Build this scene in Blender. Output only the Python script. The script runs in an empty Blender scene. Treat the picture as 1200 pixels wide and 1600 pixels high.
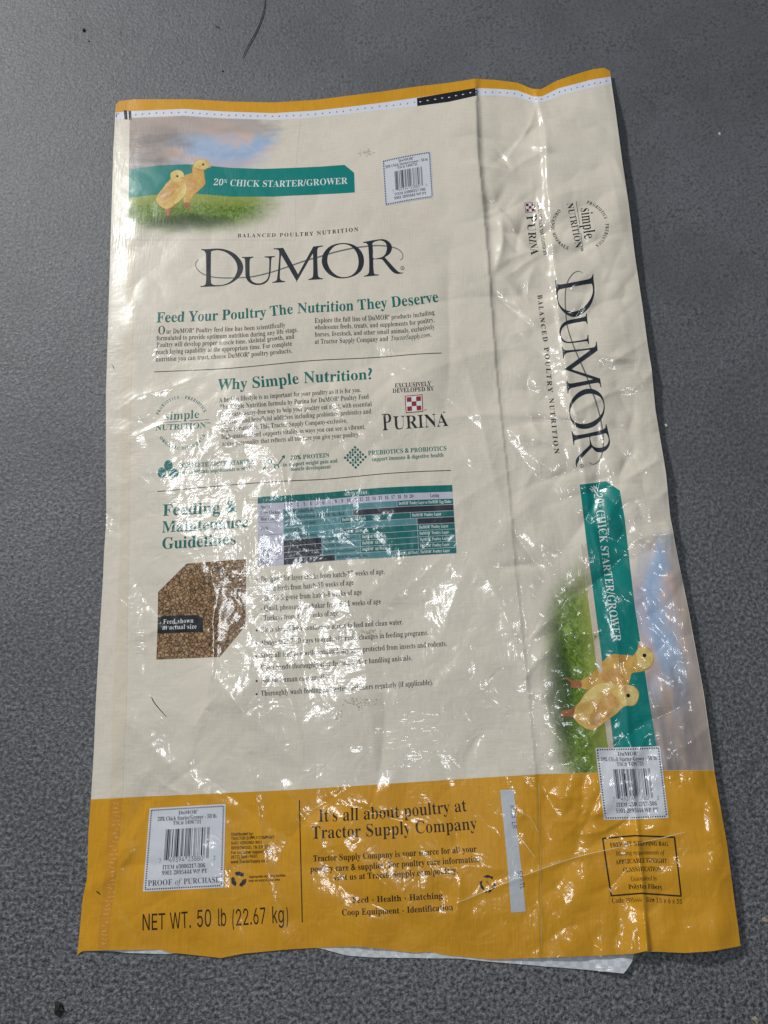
import bpy, math
import numpy as np
from mathutils import Vector, Matrix
from mathutils.geometry import delaunay_2d_cdt

SC = bpy.context.scene
COL = SC.collection

# ------------------------------------------------------------------ camera
F_PX = 1155.0                       # focal length in pixels of a 1200 x 1600 frame
CAM_ROT = (0.2511, 0.0399, 0.0)
CAM_H = 0.6722
cam_data = bpy.data.cameras.new("camera")
cam_data.sensor_fit = 'VERTICAL'
cam_data.sensor_height = 36.0
cam_data.lens = 36.0 * F_PX / 1600.0
cam_data.clip_start = 0.02
cam_data.clip_end = 60.0
cam = bpy.data.objects.new("camera", cam_data)
cam.location = (0, 0, CAM_H)
cam.rotation_euler = CAM_ROT
COL.objects.link(cam)
SC.camera = cam

# ------------------------------------------------------------------ world and lamps
world = bpy.data.worlds.new("World")
SC.world = world
world.use_nodes = True
bg = world.node_tree.nodes["Background"]
bg.inputs[0].default_value = (0.80, 0.88, 1.0, 1)
bg.inputs[1].default_value = 0.10


def area_lamp(name, loc, target, sx, sy, power, color):
    d = bpy.data.lights.new(name, 'AREA')
    d.shape = 'RECTANGLE'
    d.size, d.size_y = sx, sy
    d.energy = power
    d.color = color
    o = bpy.data.objects.new(name, d)
    o.location = loc
    v = Vector(target) - Vector(loc)
    o.rotation_euler = v.to_track_quat('-Z', 'Y').to_euler()
    COL.objects.link(o)
    return o


# garage lights: a shop light to the upper left, and ceiling lamps almost overhead, some of them added to spread the glints
area_lamp("shop_light", (-2.25, 2.55, 2.35), (0.0, 0.3, 0.0), 0.34, 0.26, 118.0, (1.0, 0.985, 0.95))
area_lamp("ceiling_lamp", (-0.86, 0.92, 2.30), (-0.10, 0.2, 0.0), 0.44, 0.14, 5.2, (0.95, 0.98, 1.0))
area_lamp("ceiling_lamp", (-0.46, 0.30, 2.30), (-0.10, 0.2, 0.0), 0.44, 0.14, 5.2, (0.95, 0.98, 1.0))
area_lamp("ceiling_lamp", (-0.08, -0.66, 2.30), (0.0, 0.1, 0.0), 0.26, 0.09, 2.6, (0.95, 0.98, 1.0))
area_lamp("ceiling_lamp", (0.64, 0.16, 2.30), (0.1, 0.1, 0.0), 0.24, 0.08, 2.2, (0.95, 0.98, 1.0))

SC.view_settings.view_transform = 'Standard'
SC.view_settings.look = 'None'
SC.view_settings.exposure = 0.0
SC.view_settings.gamma = 1.0
SC.view_settings.use_curve_mapping = False

# ------------------------------------------------------------------ photo point -> point on the bag
rx, ry, rz = CAM_ROT
_Rx = np.array([[1, 0, 0], [0, math.cos(rx), -math.sin(rx)], [0, math.sin(rx), math.cos(rx)]])
_Ry = np.array([[math.cos(ry), 0, math.sin(ry)], [0, 1, 0], [-math.sin(ry), 0, math.cos(ry)]])
RM = _Ry @ _Rx
CAM = np.array([0, 0, CAM_H])


def unproj(px, z=0.0):
    px = np.atleast_2d(np.asarray(px, float))
    d = np.stack([(px[:, 0] - 600) / F_PX, -(px[:, 1] - 800) / F_PX, -np.ones(len(px))], 1) @ RM.T
    t = (np.asarray(z) - CAM_H) / d[:, 2]
    return (CAM + d * t[:, None])[:, :2]


def project(xy, z=0.0):
    P = np.column_stack([xy, np.broadcast_to(z, len(xy))]) - CAM
    q = P @ RM
    return np.stack([600 - F_PX * q[:, 0] / q[:, 2], 800 + F_PX * q[:, 1] / q[:, 2]], 1)


def interp(pts, key):
    """piecewise linear lookup: key=0 gives y(x), key=1 gives x(y)"""
    a = np.array(pts, float)
    if key == 0:
        return lambda x: np.interp(x, a[:, 0], a[:, 1])
    return lambda y: np.interp(y, a[:, 1], a[:, 0])


# outline and printed boundaries of the flattened bag
TOP = [(181, 163), (187, 157.5), (210, 155), (300, 155), (360, 158.5), (427, 160), (493, 156), (560, 147.5), (600, 142.5),
       (652, 135), (700, 129.5), (743, 122.8), (775, 125), (808, 129), (831, 138.5), (845, 139.5), (870, 126), (900, 116),
       (927, 108), (944, 106), (953, 111)]
HEM = [(181, 176), (203, 173.5), (287, 170), (347, 174), (427, 176.7), (493, 172.7), (540, 167.5), (600, 160), (651, 152.5), (700, 145),
       (745, 137.5), (775, 138.5), (808, 141), (835, 151), (847, 150.6), (873, 138), (900, 131), (923, 125), (953, 120)]
STRIP = [(181, 186), (203, 183.5), (287, 180), (347, 184), (427, 186.7), (477, 184.5), (540, 178.5), (600, 171), (652, 165.5), (700, 158.5),
         (746, 148.8), (775, 149), (808, 151.5), (835, 160), (850, 159), (885, 146), (954, 131)]
BAND = [(142, 1249), (226, 1244.6), (310, 1241), (460, 1234), (615, 1224), (755, 1215), (839, 1210), (934, 1207), (1038, 1204),
        (1116, 1203.6)]
BOT = [(120.5, 1493), (124, 1489), (130, 1486), (165, 1484.5), (252, 1484), (262, 1488), (300, 1492), (345, 1497), (380, 1490), (450, 1483.5), (500, 1480.7),
       (557, 1479), (600, 1483), (647, 1489), (673, 1488), (700, 1493), (767, 1499), (862, 1496), (940, 1493), (992, 1490),
       (1009, 1486), (1070, 1489), (1113, 1486), (1157, 1478)]
BACKBOT = [(122, 1489), (130, 1486), (165, 1486.5), (200, 1490), (255, 1491), (300, 1488), (400, 1484), (470, 1480), (500, 1482), (540, 1493), (580, 1497),
           (720, 1498), (767, 1503.5), (853, 1512), (975, 1522), (990, 1506), (994, 1492), (1035, 1491), (1113, 1485), (1154, 1477)]
LEFT = [(181, 150), (181, 163), (177, 233), (171, 433), (169, 500), (167.5, 550), (165.5, 612), (165.5, 725), (166, 800), (165.5, 820), (162.5, 862),
        (161, 900), (155, 1000), (149.5, 1100), (146.5, 1175), (142, 1249), (138, 1300), (136, 1371), (129, 1405),
        (123, 1469), (120.5, 1493)]
RIGHT = [(953, 100), (953, 111), (956, 134), (964, 190), (972.5, 255), (982, 318), (992, 400), (1004, 480), (1012, 540),
         (1018, 576), (1024, 640), (1040.6, 740), (1047, 806), (1060, 877), (1075, 949), (1086, 1009), (1099.6, 1083),
         (1109, 1150), (1116, 1204), (1126, 1264), (1136, 1320), (1141, 1360), (1157, 1478)]
FOLD1 = [(744, 100), (745, 140), (748, 250), (757, 330), (765, 430), (775, 570), (783, 650), (795, 760), (806, 900), (822, 1050),
         (830, 1130), (838, 1210), (842, 1300), (845, 1520)]
FOLD2 = [(835, 100), (837, 145), (848, 200), (853, 300), (862, 400), (868, 480), (885, 600), (905, 700), (920, 800), (940, 900),
         (957, 980), (972, 1080), (985, 1180), (992, 1300), (1000, 1400), (1010, 1520)]

# ------------------------------------------------------------------ relief of the crumpled sheet
RES = 0.001
_c = unproj([(60, 60), (1230, 60), (60, 1570), (1230, 1570)])
RX0, RY0 = _c.min(0) - 0.01
RX1, RY1 = _c.max(0) + 0.01
NX, NY = int((RX1 - RX0) / RES) + 1, int((RY1 - RY0) / RES) + 1
gx = RX0 + np.arange(NX) * RES
gy = RY0 + np.arange(NY) * RES
GX, GY = np.meshgrid(gx, gy)
PXY = project(np.column_stack([GX.ravel(), GY.ravel()]), 0.005)
PX, PY = PXY[:, 0].reshape(NY, NX), PXY[:, 1].reshape(NY, NX)
MM = 0.001


def sstep(a, b, v):
    t = np.clip((v - a) / (b - a), 0, 1)
    return t * t * (3 - 2 * t)


def blur(A, s):
    r = int(3 * s) + 1
    k = np.exp(-0.5 * (np.arange(-r, r + 1) / s) ** 2)
    k /= k.sum()
    P = np.pad(A, ((0, 0), (r, r)), mode='edge')
    A = sum(k[i] * P[:, i:i + A.shape[1]] for i in range(2 * r + 1))
    P = np.pad(A, ((r, r), (0, 0)), mode='edge')
    return sum(k[i] * P[i:i + A.shape[0], :] for i in range(2 * r + 1))


def seg_dist(pts):
    """distance (m) from every raster cell to a polyline given in photo pixels, and the fraction along it"""
    P = unproj(pts, 0.005)
    best = np.full(GX.shape, 9.0)
    side = np.zeros(GX.shape)
    frac = np.zeros(GX.shape)
    L = np.linalg.norm(np.diff(P, axis=0), axis=1)
    tot = L.sum()
    acc = 0
    for i in range(len(P) - 1):
        a, b = P[i], P[i + 1]
        d = b - a
        t = np.clip(((GX - a[0]) * d[0] + (GY - a[1]) * d[1]) / (d @ d), 0, 1)
        ex, ey = GX - (a[0] + t * d[0]), GY - (a[1] + t * d[1])
        dd = np.hypot(ex, ey)
        m = dd < best
        best = np.where(m, dd, best)
        side = np.where(m, np.sign(d[0] * ey - d[1] * ex), side)
        frac = np.where(m, (acc + t * L[i]) / tot, frac)
        acc += L[i]
    return best, side, frac


rng = np.random.default_rng(7)
xl, xr = interp(LEFT, 1)(PY), interp(RIGHT, 1)(PY)
f1, f2 = interp(FOLD1, 1)(PY), interp(FOLD2, 1)(PY)
q = np.where(PX < f1, (PX - f1) / (f1 - xl), np.where(PX < f2, (PX - f1) / (f2 - f1), 1 + (PX - f2) / (xr - f2)))
KEYQ = np.array([-1.0, -0.93, -0.75, -0.4, -0.1, -0.01, 0.0, 0.06, 0.35, 0.8, 0.97, 1.0, 1.05, 1.35, 1.9, 2.0])
PROF = {100: [1.2, 2.6, 4.0, 4.6, 6.6, 8.6, 8.6, 4.4, 2.6, 3.4, 7.0, 10.0, 11.0, 12.5, 13.6, 12.6],
        330: [1.2, 2.6, 4.0, 4.6, 5.8, 7.6, 7.6, 4.0, 2.6, 4.2, 7.2, 9.6, 10.0, 11.0, 12.6, 11.6],
        700: [1.2, 2.8, 4.2, 5.0, 5.2, 5.6, 5.6, 5.0, 5.0, 6.2, 7.4, 8.2, 8.0, 9.0, 10.6, 9.6],
        1100: [1.2, 2.8, 4.2, 4.6, 4.8, 5.4, 5.4, 4.8, 4.8, 5.6, 6.8, 7.6, 7.2, 8.2, 10.2, 9.4],
        1400: [1.2, 2.4, 3.4, 3.8, 4.2, 4.8, 4.8, 4.4, 4.4, 5.0, 6.8, 10.5, 6.8, 7.8, 9.6, 9.2],
        1520: [1.2, 1.8, 2.4, 2.6, 3.0, 3.6, 3.6, 3.2, 3.6, 4.6, 8.4, 15.5, 8.0, 7.6, 9.8, 9.8]}
ys = sorted(PROF)
layers = np.stack([np.interp(q, KEYQ, PROF[y]) for y in ys])
w = np.interp(PY, ys, np.arange(len(ys)))
i0 = np.clip(w.astype(int), 0, len(ys) - 2)
fr = w - i0
HM = (np.take_along_axis(layers, i0[None], 0)[0] * (1 - fr) + np.take_along_axis(layers, i0[None] + 1, 0)[0] * fr) * MM
HM = blur(HM, 1.5)
# the sheet lies down towards the hem and the torn end
ytop = interp(TOP, 0)(PX)
ybot = interp(BOT, 0)(PX)
HM *= 0.45 + 0.55 * sstep(0, 90, PY - ytop + 10)
HM *= 0.80 + 0.20 * sstep(0, 60, ybot + 8 - PY)

# random creases: many in the soft side panel, fewer and lower on the front
crum = np.zeros_like(HM)


def crease(cx, cy, ang, length, amp, wid, sharp=True):
    c, s = math.cos(ang), math.sin(ang)
    u = (GX - cx) * c + (GY - cy) * s
    v = -(GX - cx) * s + (GY - cy) * c
    v = v + 0.15 * length * np.sin(u / length * 2.2 + cx * 90)
    e = np.exp(-(u / (0.5 * length)) ** 2)
    return amp * e * (np.exp(-np.abs(v) / wid) if sharp else np.exp(-(v / wid) ** 2))


def rand_creases(n, xr_, yr_, amp, wid, length, bias=None):
    global crum
    for _ in range(n):
        p = unproj([(rng.uniform(*xr_), rng.uniform(*yr_))])[0]
        a = rng.uniform(0, math.pi) if bias is None else bias + rng.normal(0, 0.35)
        crum = crum + crease(p[0], p[1], a, rng.uniform(*length), rng.uniform(*amp) * MM * rng.choice([-1, 1]),
                             rng.uniform(*wid) * MM)


rand_creases(30, (760, 850), (190, 520), (1.2, 3.0), (4, 10), (0.03, 0.08))
rand_creases(34, (790, 1000), (480, 900), (0.9, 2.4), (4, 11), (0.03, 0.09))
rand_creases(14, (860, 980), (190, 480), (0.7, 1.6), (6, 14), (0.04, 0.10))
rand_creases(14, (960, 1050), (500, 880), (1.0, 2.4), (4, 9), (0.02, 0.05))
rand_creases(24, (840, 1080), (880, 1220), (0.6, 1.5), (4, 10), (0.03, 0.08))
rand_creases(20, (850, 1120), (1220, 1470), (0.6, 1.6), (4, 10), (0.03, 0.08))
rand_creases(34, (190, 620), (560, 1000), (0.25, 0.75), (4, 11), (0.03, 0.09))
rand_creases(34, (190, 800), (1000, 1470), (0.25, 0.85), (4, 11), (0.03, 0.09))
rand_creases(18, (520, 800), (470, 1050), (0.25, 0.6), (6, 14), (0.05, 0.12))
rand_creases(12, (220, 740), (190, 480), (0.12, 0.35), (8, 18), (0.05, 0.14))
rand_creases(11, (500, 790), (480, 1180), (0.9, 1.7), (7, 13), (0.09, 0.20))
rand_creases(5, (200, 480), (880, 1200), (0.7, 1.3), (7, 13), (0.08, 0.16))
rand_creases(12, (160, 800), (1240, 1470), (0.7, 1.5), (5, 11), (0.05, 0.12))
HM = HM + 1.25 * blur(crum, 0.8)


def soft_noise(s):
    n_ = blur(rng.normal(0, 1, HM.shape), s)
    return n_ / n_.std()


# slack film: soft waves, and folded facets where the sack was handled most
inner = sstep(0, 40, PX - xl) * sstep(0, 40, xr - PX)
side_w = sstep(-10, 60, PX - f1)
HM = HM + inner * (0.15 + 0.85 * np.maximum(sstep(330, 640, PY), 0.8 * side_w)) * (1.7 * MM * soft_noise(26) * (1 - 0.45 * side_w) + 0.17 * MM * soft_noise(8))
side_w = sstep(-10, 60, PX - f1)
rid = np.abs(soft_noise(13)) * 0.9 + np.abs(soft_noise(7)) * 0.35
HM = HM + inner * MM * rid * (0.42 + 1.25 * side_w) * (0.35 + 0.65 * sstep(150, 420, PY))

# creases that can be seen one by one: (photo polyline, height mm, width mm, sharp)
for pts, amp, wid in [
    ([(836, 172), (829, 195), (817, 213), (803, 230), (796, 244)], 2.2, 4.0),
    ([(752, 232), (765, 240), (778, 246), (796, 262)], -1.6, 5.0),
    ([(840, 402), (822, 412), (806, 424), (790, 432)], 1.5, 4.0),
    ([(715, 1410), (770, 1388), (845, 1358), (905, 1338), (975, 1322), (1070, 1300)], 0.9, 2.2),
    ([(800, 1262), (815, 1272), (828, 1278), (840, 1300)], 0.8, 2.0),
    ([(808, 1300), (822, 1320), (836, 1342)], 0.8, 2.0),
    ([(905, 1304), (945, 1298), (972, 1282), (980, 1262)], 1.2, 3.0),
    ([(825, 1085), (850, 1083), (880, 1097), (905, 1108)], 1.0, 2.4),
    ([(960, 1082), (975, 1070), (995, 1090), (1008, 1094)], 1.0, 2.6),
    ([(905, 1185), (925, 1150), (945, 1120), (962, 1098)], 1.1, 3.0),
    ([(420, 700), (440, 730), (447, 770), (446, 800)], 0.9, 2.4),
    ([(470, 700), (462, 730), (452, 765)], 0.8, 2.4),
    ([(345, 1080), (320, 1110), (300, 1140)], 0.7, 2.6),
    ([(352, 1078), (375, 1105), (398, 1140)], 0.9, 2.8),
    ([(230, 1205), (255, 1228), (285, 1242), (292, 1262), (300, 1290)], 0.9, 2.4),
    ([(310, 1235), (311, 1265), (316, 1292)], 0.8, 1.8),
    ([(288, 1195), (305, 1220), (311, 1240)], 0.9, 3.0),
    ([(180, 640), (215, 618), (262, 606), (305, 590)], 0.8, 4.0),
    ([(200, 690), (225, 672), (262, 660)], 0.8, 5.0),
    ([(332, 880), (333, 940), (334, 1030), (333, 1075)], 0.8, 2.4),
    ([(592, 965), (620, 930), (660, 900), (712, 850), (725, 800)], 0.7, 7.0),
    ([(608, 1062), (665, 1045), (722, 1000), (745, 940)], -0.6, 8.0),
    ([(560, 560), (600, 570), (625, 590)], 0.5, 4.0),
    ([(960, 800), (985, 815), (1000, 850)], 1.2, 4.0),
    ([(985, 905), (1000, 925), (1030, 930)], -1.2, 4.0),
    ([(1000, 560), (990, 590), (1004, 610)], 1.4, 5.0),
    ([(990, 700), (1010, 720), (1030, 725)], 1.2, 5.0),
    ([(1100, 1340), (1120, 1370), (1140, 1360)], 1.2, 5.0),
    ([(166, 805), (176, 815), (183, 835)], -1.3, 4.0),
]:
    dist, side, frac = seg_dist(pts)
    HM = HM + amp * MM * np.exp(-dist / (wid * MM)) * (0.35 + 0.65 * np.sin(np.clip(frac, 0, 1) * math.pi))
# the middle fold of the gusset stays a hard ridge, the outer fold a soft lip
for pts, amp, wid in [(FOLD2[1:], 0.9, 3.2), (FOLD1[1:], 0.5, 1.3)]:
    dist, side, frac = seg_dist(pts)
    HM = HM + amp * MM * np.exp(-dist / (wid * MM))
# the fold between front and side panel: the side drops away right behind the crisp edge
dist, side, frac = seg_dist(FOLD1[1:])
HM = HM - (side > 0) * (1.5 - 0.9 * sstep(500, 1000, PY)) * MM * np.exp(-dist / (5 * MM))
HM = np.maximum(blur(HM, 0.7), 0.9 * MM)
GYM, GXM = np.gradient(HM, RES)


def _bil(A, xy):
    fx = np.clip((xy[:, 0] - RX0) / RES, 0, NX - 1.001)
    fy = np.clip((xy[:, 1] - RY0) / RES, 0, NY - 1.001)
    i, j = fx.astype(int), fy.astype(int)
    u, v = fx - i, fy - j
    return (A[j, i] * (1 - u) * (1 - v) + A[j, i + 1] * u * (1 - v) + A[j + 1, i] * (1 - u) * v + A[j + 1, i + 1] * u * v)


def height(xy):
    return _bil(HM, xy)


def normals(xy):
    n = np.column_stack([-_bil(GXM, xy), -_bil(GYM, xy), np.ones(len(xy))])
    return n / np.linalg.norm(n, axis=1)[:, None]


def on_bag(px):
    """photo pixels -> plan position of the point of the sheet seen there"""
    px = np.atleast_2d(np.asarray(px, float))
    z = np.full(len(px), 0.005)
    for _ in range(5):
        xy = unproj(px, z)
        z = 0.5 * z + 0.5 * height(xy)
    return unproj(px, z)


# ------------------------------------------------------------------ node helpers
def N(nt, typ, **kw):
    n = nt.nodes.new(typ)
    for k, v in kw.items():
        if k.startswith('i_'):
            n.inputs[k[2:].replace('_', ' ')].default_value = v
        else:
            setattr(n, k, v)
    return n


def math_node(nt, op, a, b=None, c=None, clamp=False):
    n = nt.nodes.new('ShaderNodeMath')
    n.operation = op
    n.use_clamp = clamp
    for i, v in enumerate((a, b, c)):
        if v is None:
            continue
        if isinstance(v, (int, float)):
            n.inputs[i].default_value = v
        else:
            nt.links.new(v, n.inputs[i])
    return n.outputs[0]


def mix_color(nt, fac, a, b):
    n = nt.nodes.new('ShaderNodeMix')
    n.data_type = 'RGBA'
    for sock, v in ((n.inputs[0], fac), (n.inputs[6], a), (n.inputs[7], b)):
        if isinstance(v, (int, float)):
            sock.default_value = v
        elif isinstance(v, tuple):
            sock.default_value = v if len(v) == 4 else (*v, 1)
        else:
            nt.links.new(v, sock)
    return n.outputs[2]


def ramp(nt, fac, stops, interp_='LINEAR'):
    n = nt.nodes.new('ShaderNodeValToRGB')
    n.color_ramp.interpolation = interp_
    while len(n.color_ramp.elements) < len(stops):
        n.color_ramp.elements.new(0.5)
    for e, (p, c) in zip(n.color_ramp.elements, stops):
        e.position = p
        e.color = (*c, 1) if len(c) == 3 else c
    nt.links.new(fac, n.inputs[0])
    return n.outputs[0]


def srgb(r, g, b):
    f = lambda v: (v / 255 / 12.92) if v / 255 <= 0.04045 else ((v / 255 + 0.055) / 1.055) ** 2.4
    return (f(r), f(g), f(b))


def noise(nt, vec, scale, detail=2.0, rough=0.5, dist=0.0, out=0):
    n = nt.nodes.new('ShaderNodeTexNoise')
    n.inputs['Scale'].default_value = scale
    n.inputs['Detail'].default_value = detail
    n.inputs['Roughness'].default_value = rough
    n.inputs['Distortion'].default_value = dist
    nt.links.new(vec, n.inputs['Vector'])
    return n.outputs[out]


def mapping(nt, vec, scale=(1, 1, 1), loc=(0, 0, 0), rot=(0, 0, 0)):
    n = nt.nodes.new('ShaderNodeMapping')
    n.inputs['Scale'].default_value = scale
    n.inputs['Location'].default_value = loc
    n.inputs['Rotation'].default_value = rot
    nt.links.new(vec, n.inputs['Vector'])
    return n.outputs[0]


# ------------------------------------------------------------------ the woven plastic film: one bump for sheet and print
def make_film_bump():
    g = bpy.data.node_groups.new("film_bump", 'ShaderNodeTree')
    g.interface.new_socket("Normal", in_out='OUTPUT', socket_type='NodeSocketVector')
    out = g.nodes.new('NodeGroupOutput')
    uv = N(g, 'ShaderNodeUVMap', uv_map="bag").outputs[0]
    uvr = mapping(g, uv, rot=(0, 0, math.radians(-2.6)))
    sep = g.nodes.new('ShaderNodeSeparateXYZ')
    g.links.new(uvr, sep.inputs[0])
    X, Y = sep.outputs[0], sep.outputs[1]
    # soft crumples
    patch = noise(g, uv, 14.0, 2.0, 0.5)
    patch = ramp(g, patch, [(0.40, (0.12,) * 3), (0.62, (1,) * 3)])
    # the upper third of the sack was handled least and is the smoothest
    mr = g.nodes.new('ShaderNodeMapRange')
    mr.interpolation_type = 'SMOOTHSTEP'
    mr.inputs[1].default_value = 0.44
    mr.inputs[2].default_value = 0.24
    mr.inputs[3].default_value = 0.30
    g.links.new(Y, mr.inputs[0])
    used = mr.outputs[0]
    c1 = noise(g, uv, 55.0, 2.0, 0.55, 0.6)
    v = g.nodes.new('ShaderNodeTexVoronoi')
    v.feature = 'SMOOTH_F1'
    v.inputs['Scale'].default_value = 190.0
    v.inputs['Smoothness'].default_value = 0.35
    g.links.new(uv, v.inputs['Vector'])
    c2 = math_node(g, 'MULTIPLY', v.outputs['Distance'], patch)
    # tape weave of the sack, 3 mm tapes
    wx = math_node(g, 'SINE', math_node(g, 'MULTIPLY', X, 2 * math.pi / 0.0031))
    wy = math_node(g, 'SINE', math_node(g, 'MULTIPLY', Y, 2 * math.pi / 0.0031))
    weave = math_node(g, 'MULTIPLY', wx, wy)
    streak_h = noise(g, mapping(g, uvr, (60, 420, 1)), 1.0, 1.0, 0.5)
    streak_v = noise(g, mapping(g, uvr, (430, 70, 1)), 1.0, 1.0, 0.5)
    sel = ramp(g, noise(g, uv, 9.0, 1.0, 0.5), [(0.42, (0,) * 3), (0.58, (1,) * 3)])
    streak = math_node(g, 'ADD', math_node(g, 'MULTIPLY', streak_h, sel),
                       math_node(g, 'MULTIPLY', streak_v, math_node(g, 'SUBTRACT', 1.0, sel)))
    h = math_node(g, 'MULTIPLY', c1, BUMP[0])
    h = math_node(g, 'ADD', h, math_node(g, 'MULTIPLY', c2, BUMP[1]))
    h = math_node(g, 'MULTIPLY', h, used)
    h = math_node(g, 'ADD', h, math_node(g, 'MULTIPLY', weave, BUMP[2]))
    h = math_node(g, 'ADD', h, math_node(g, 'MULTIPLY', math_node(g, 'MULTIPLY', streak, patch), BUMP[3]))
    b = g.nodes.new('ShaderNodeBump')
    b.inputs['Strength'].default_value = 1.0
    b.inputs['Distance'].default_value = 1.0
    g.links.new(h, b.inputs['Height'])
    g.links.new(b.outputs[0], out.inputs[0])
    return g


BUMP = (0.00078, 0.00012, 0.000005, 0.00018)
FILM_BUMP = make_film_bump()
COAT_ROUGH = 0.125


def film(name, color, coat=1.0):
    """glossy printed film; color is a tuple or a function(nt, uv) -> colour socket"""
    m = bpy.data.materials.new(name)
    m.use_nodes = True
    nt = m.node_tree
    p = nt.nodes['Principled BSDF']
    p.inputs['Roughness'].default_value = 0.34
    p.inputs['Specular IOR Level'].default_value = 0.22
    p.inputs['Coat Weight'].default_value = coat
    p.inputs['Coat Roughness'].default_value = COAT_ROUGH
    p.inputs['Coat IOR'].default_value = 1.5
    g = nt.nodes.new('ShaderNodeGroup')
    g.node_tree = FILM_BUMP
    nt.links.new(g.outputs[0], p.inputs['Normal'])
    nt.links.new(g.outputs[0], p.inputs['Coat Normal'])
    uv = N(nt, 'ShaderNodeUVMap', uv_map="bag").outputs[0]
    if callable(color):
        nt.links.new(color(nt, uv), p.inputs['Base Color'])
    else:
        # ink is never perfectly even
        k = noise(nt, uv, 600.0, 2.0, 0.6)
        lo = tuple(c * 0.90 for c in color)
        hi = tuple(min(1, c * 1.10) for c in color)
        nt.links.new(mix_color(nt, k, lo, hi), p.inputs['Base Color'])
    return m


CREAM = (0.70, 0.655, 0.545)


def cream_color(nt, uv):
    a = noise(nt, mapping(nt, uv, (900, 60, 1)), 1.0, 2.0, 0.6)
    b = noise(nt, mapping(nt, uv, (60, 900, 1)), 1.0, 2.0, 0.6)
    c = noise(nt, uv, 12.0, 4.0, 0.6)
    t = math_node(nt, 'ADD', math_node(nt, 'MULTIPLY', math_node(nt, 'ADD', a, b), 0.35), math_node(nt, 'MULTIPLY', c, 0.5))
    col = ramp(nt, t, [(0.38, (0.590, 0.545, 0.462)), (0.64, (0.700, 0.650, 0.555))])
    # a few grubby marks left by handling
    d = noise(nt, uv, 160.0, 5.0, 0.7)
    m_ = noise(nt, uv, 7.0, 2.0, 0.5)
    dirt = math_node(nt, 'MULTIPLY', ramp(nt, d, [(0.60, (0,) * 3), (0.74, (1,) * 3)]),
                     ramp(nt, m_, [(0.60, (0,) * 3), (0.74, (0.45,) * 3)]))
    return mix_color(nt, dirt, col, (0.30, 0.26, 0.20))


def yellow_color(nt, uv):
    a = noise(nt, mapping(nt, uv, (700, 50, 1)), 1.0, 2.0, 0.6)
    b = noise(nt, uv, 18.0, 4.0, 0.6)
    t = math_node(nt, 'ADD', math_node(nt, 'MULTIPLY', a, 0.5), math_node(nt, 'MULTIPLY', b, 0.5))
    return ramp(nt, t, [(0.35, (0.56, 0.270, 0.013)), (0.65, (0.67, 0.335, 0.020))])


M = {}
M['cream'] = film("cream_film", cream_color)
M['yellow'] = film("yellow_film", yellow_color)
M['white'] = film("white_film", (0.66, 0.69, 0.78))
M['black'] = film("black_ink", (0.012, 0.013, 0.018))
M['ink'] = film("text_ink", (0.020, 0.022, 0.026))
M['slate'] = film("slate_ink", (0.022, 0.027, 0.038))
M['grey'] = film("grey_ink", (0.16, 0.17, 0.17))
M['line'] = film("line_ink", (0.05, 0.045, 0.045))
M['green'] = film("green_ink", (0.002, 0.145, 0.130))
M['teal'] = film("teal_ink", (0.002, 0.205, 0.185))
M['teal_cell'] = film("dark_teal_ink", (0.005, 0.135, 0.128))
M['pale_teal'] = film("pale_teal_ink", (0.085, 0.250, 0.275))
M['rowlabel'] = film("pale_lilac_ink", (0.50, 0.50, 0.60))
M['label'] = film("label_white", (0.63, 0.65, 0.71))
M['white_ink'] = film("white_ink", (0.72, 0.76, 0.76))
M['red'] = film("red_ink", (0.30, 0.022, 0.030))
M['darkred'] = film("dark_red_ink", (0.20, 0.02, 0.035))
M['yellow_ink_text'] = film("brown_black_ink", (0.022, 0.014, 0.006))
M['seam'] = film("tan_seam", (0.66, 0.60, 0.485))
M['seam_y'] = film("orange_seam", (0.56, 0.255, 0.022))
M['strip'] = film("grey_white_strip", (0.50, 0.53, 0.58))

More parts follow.
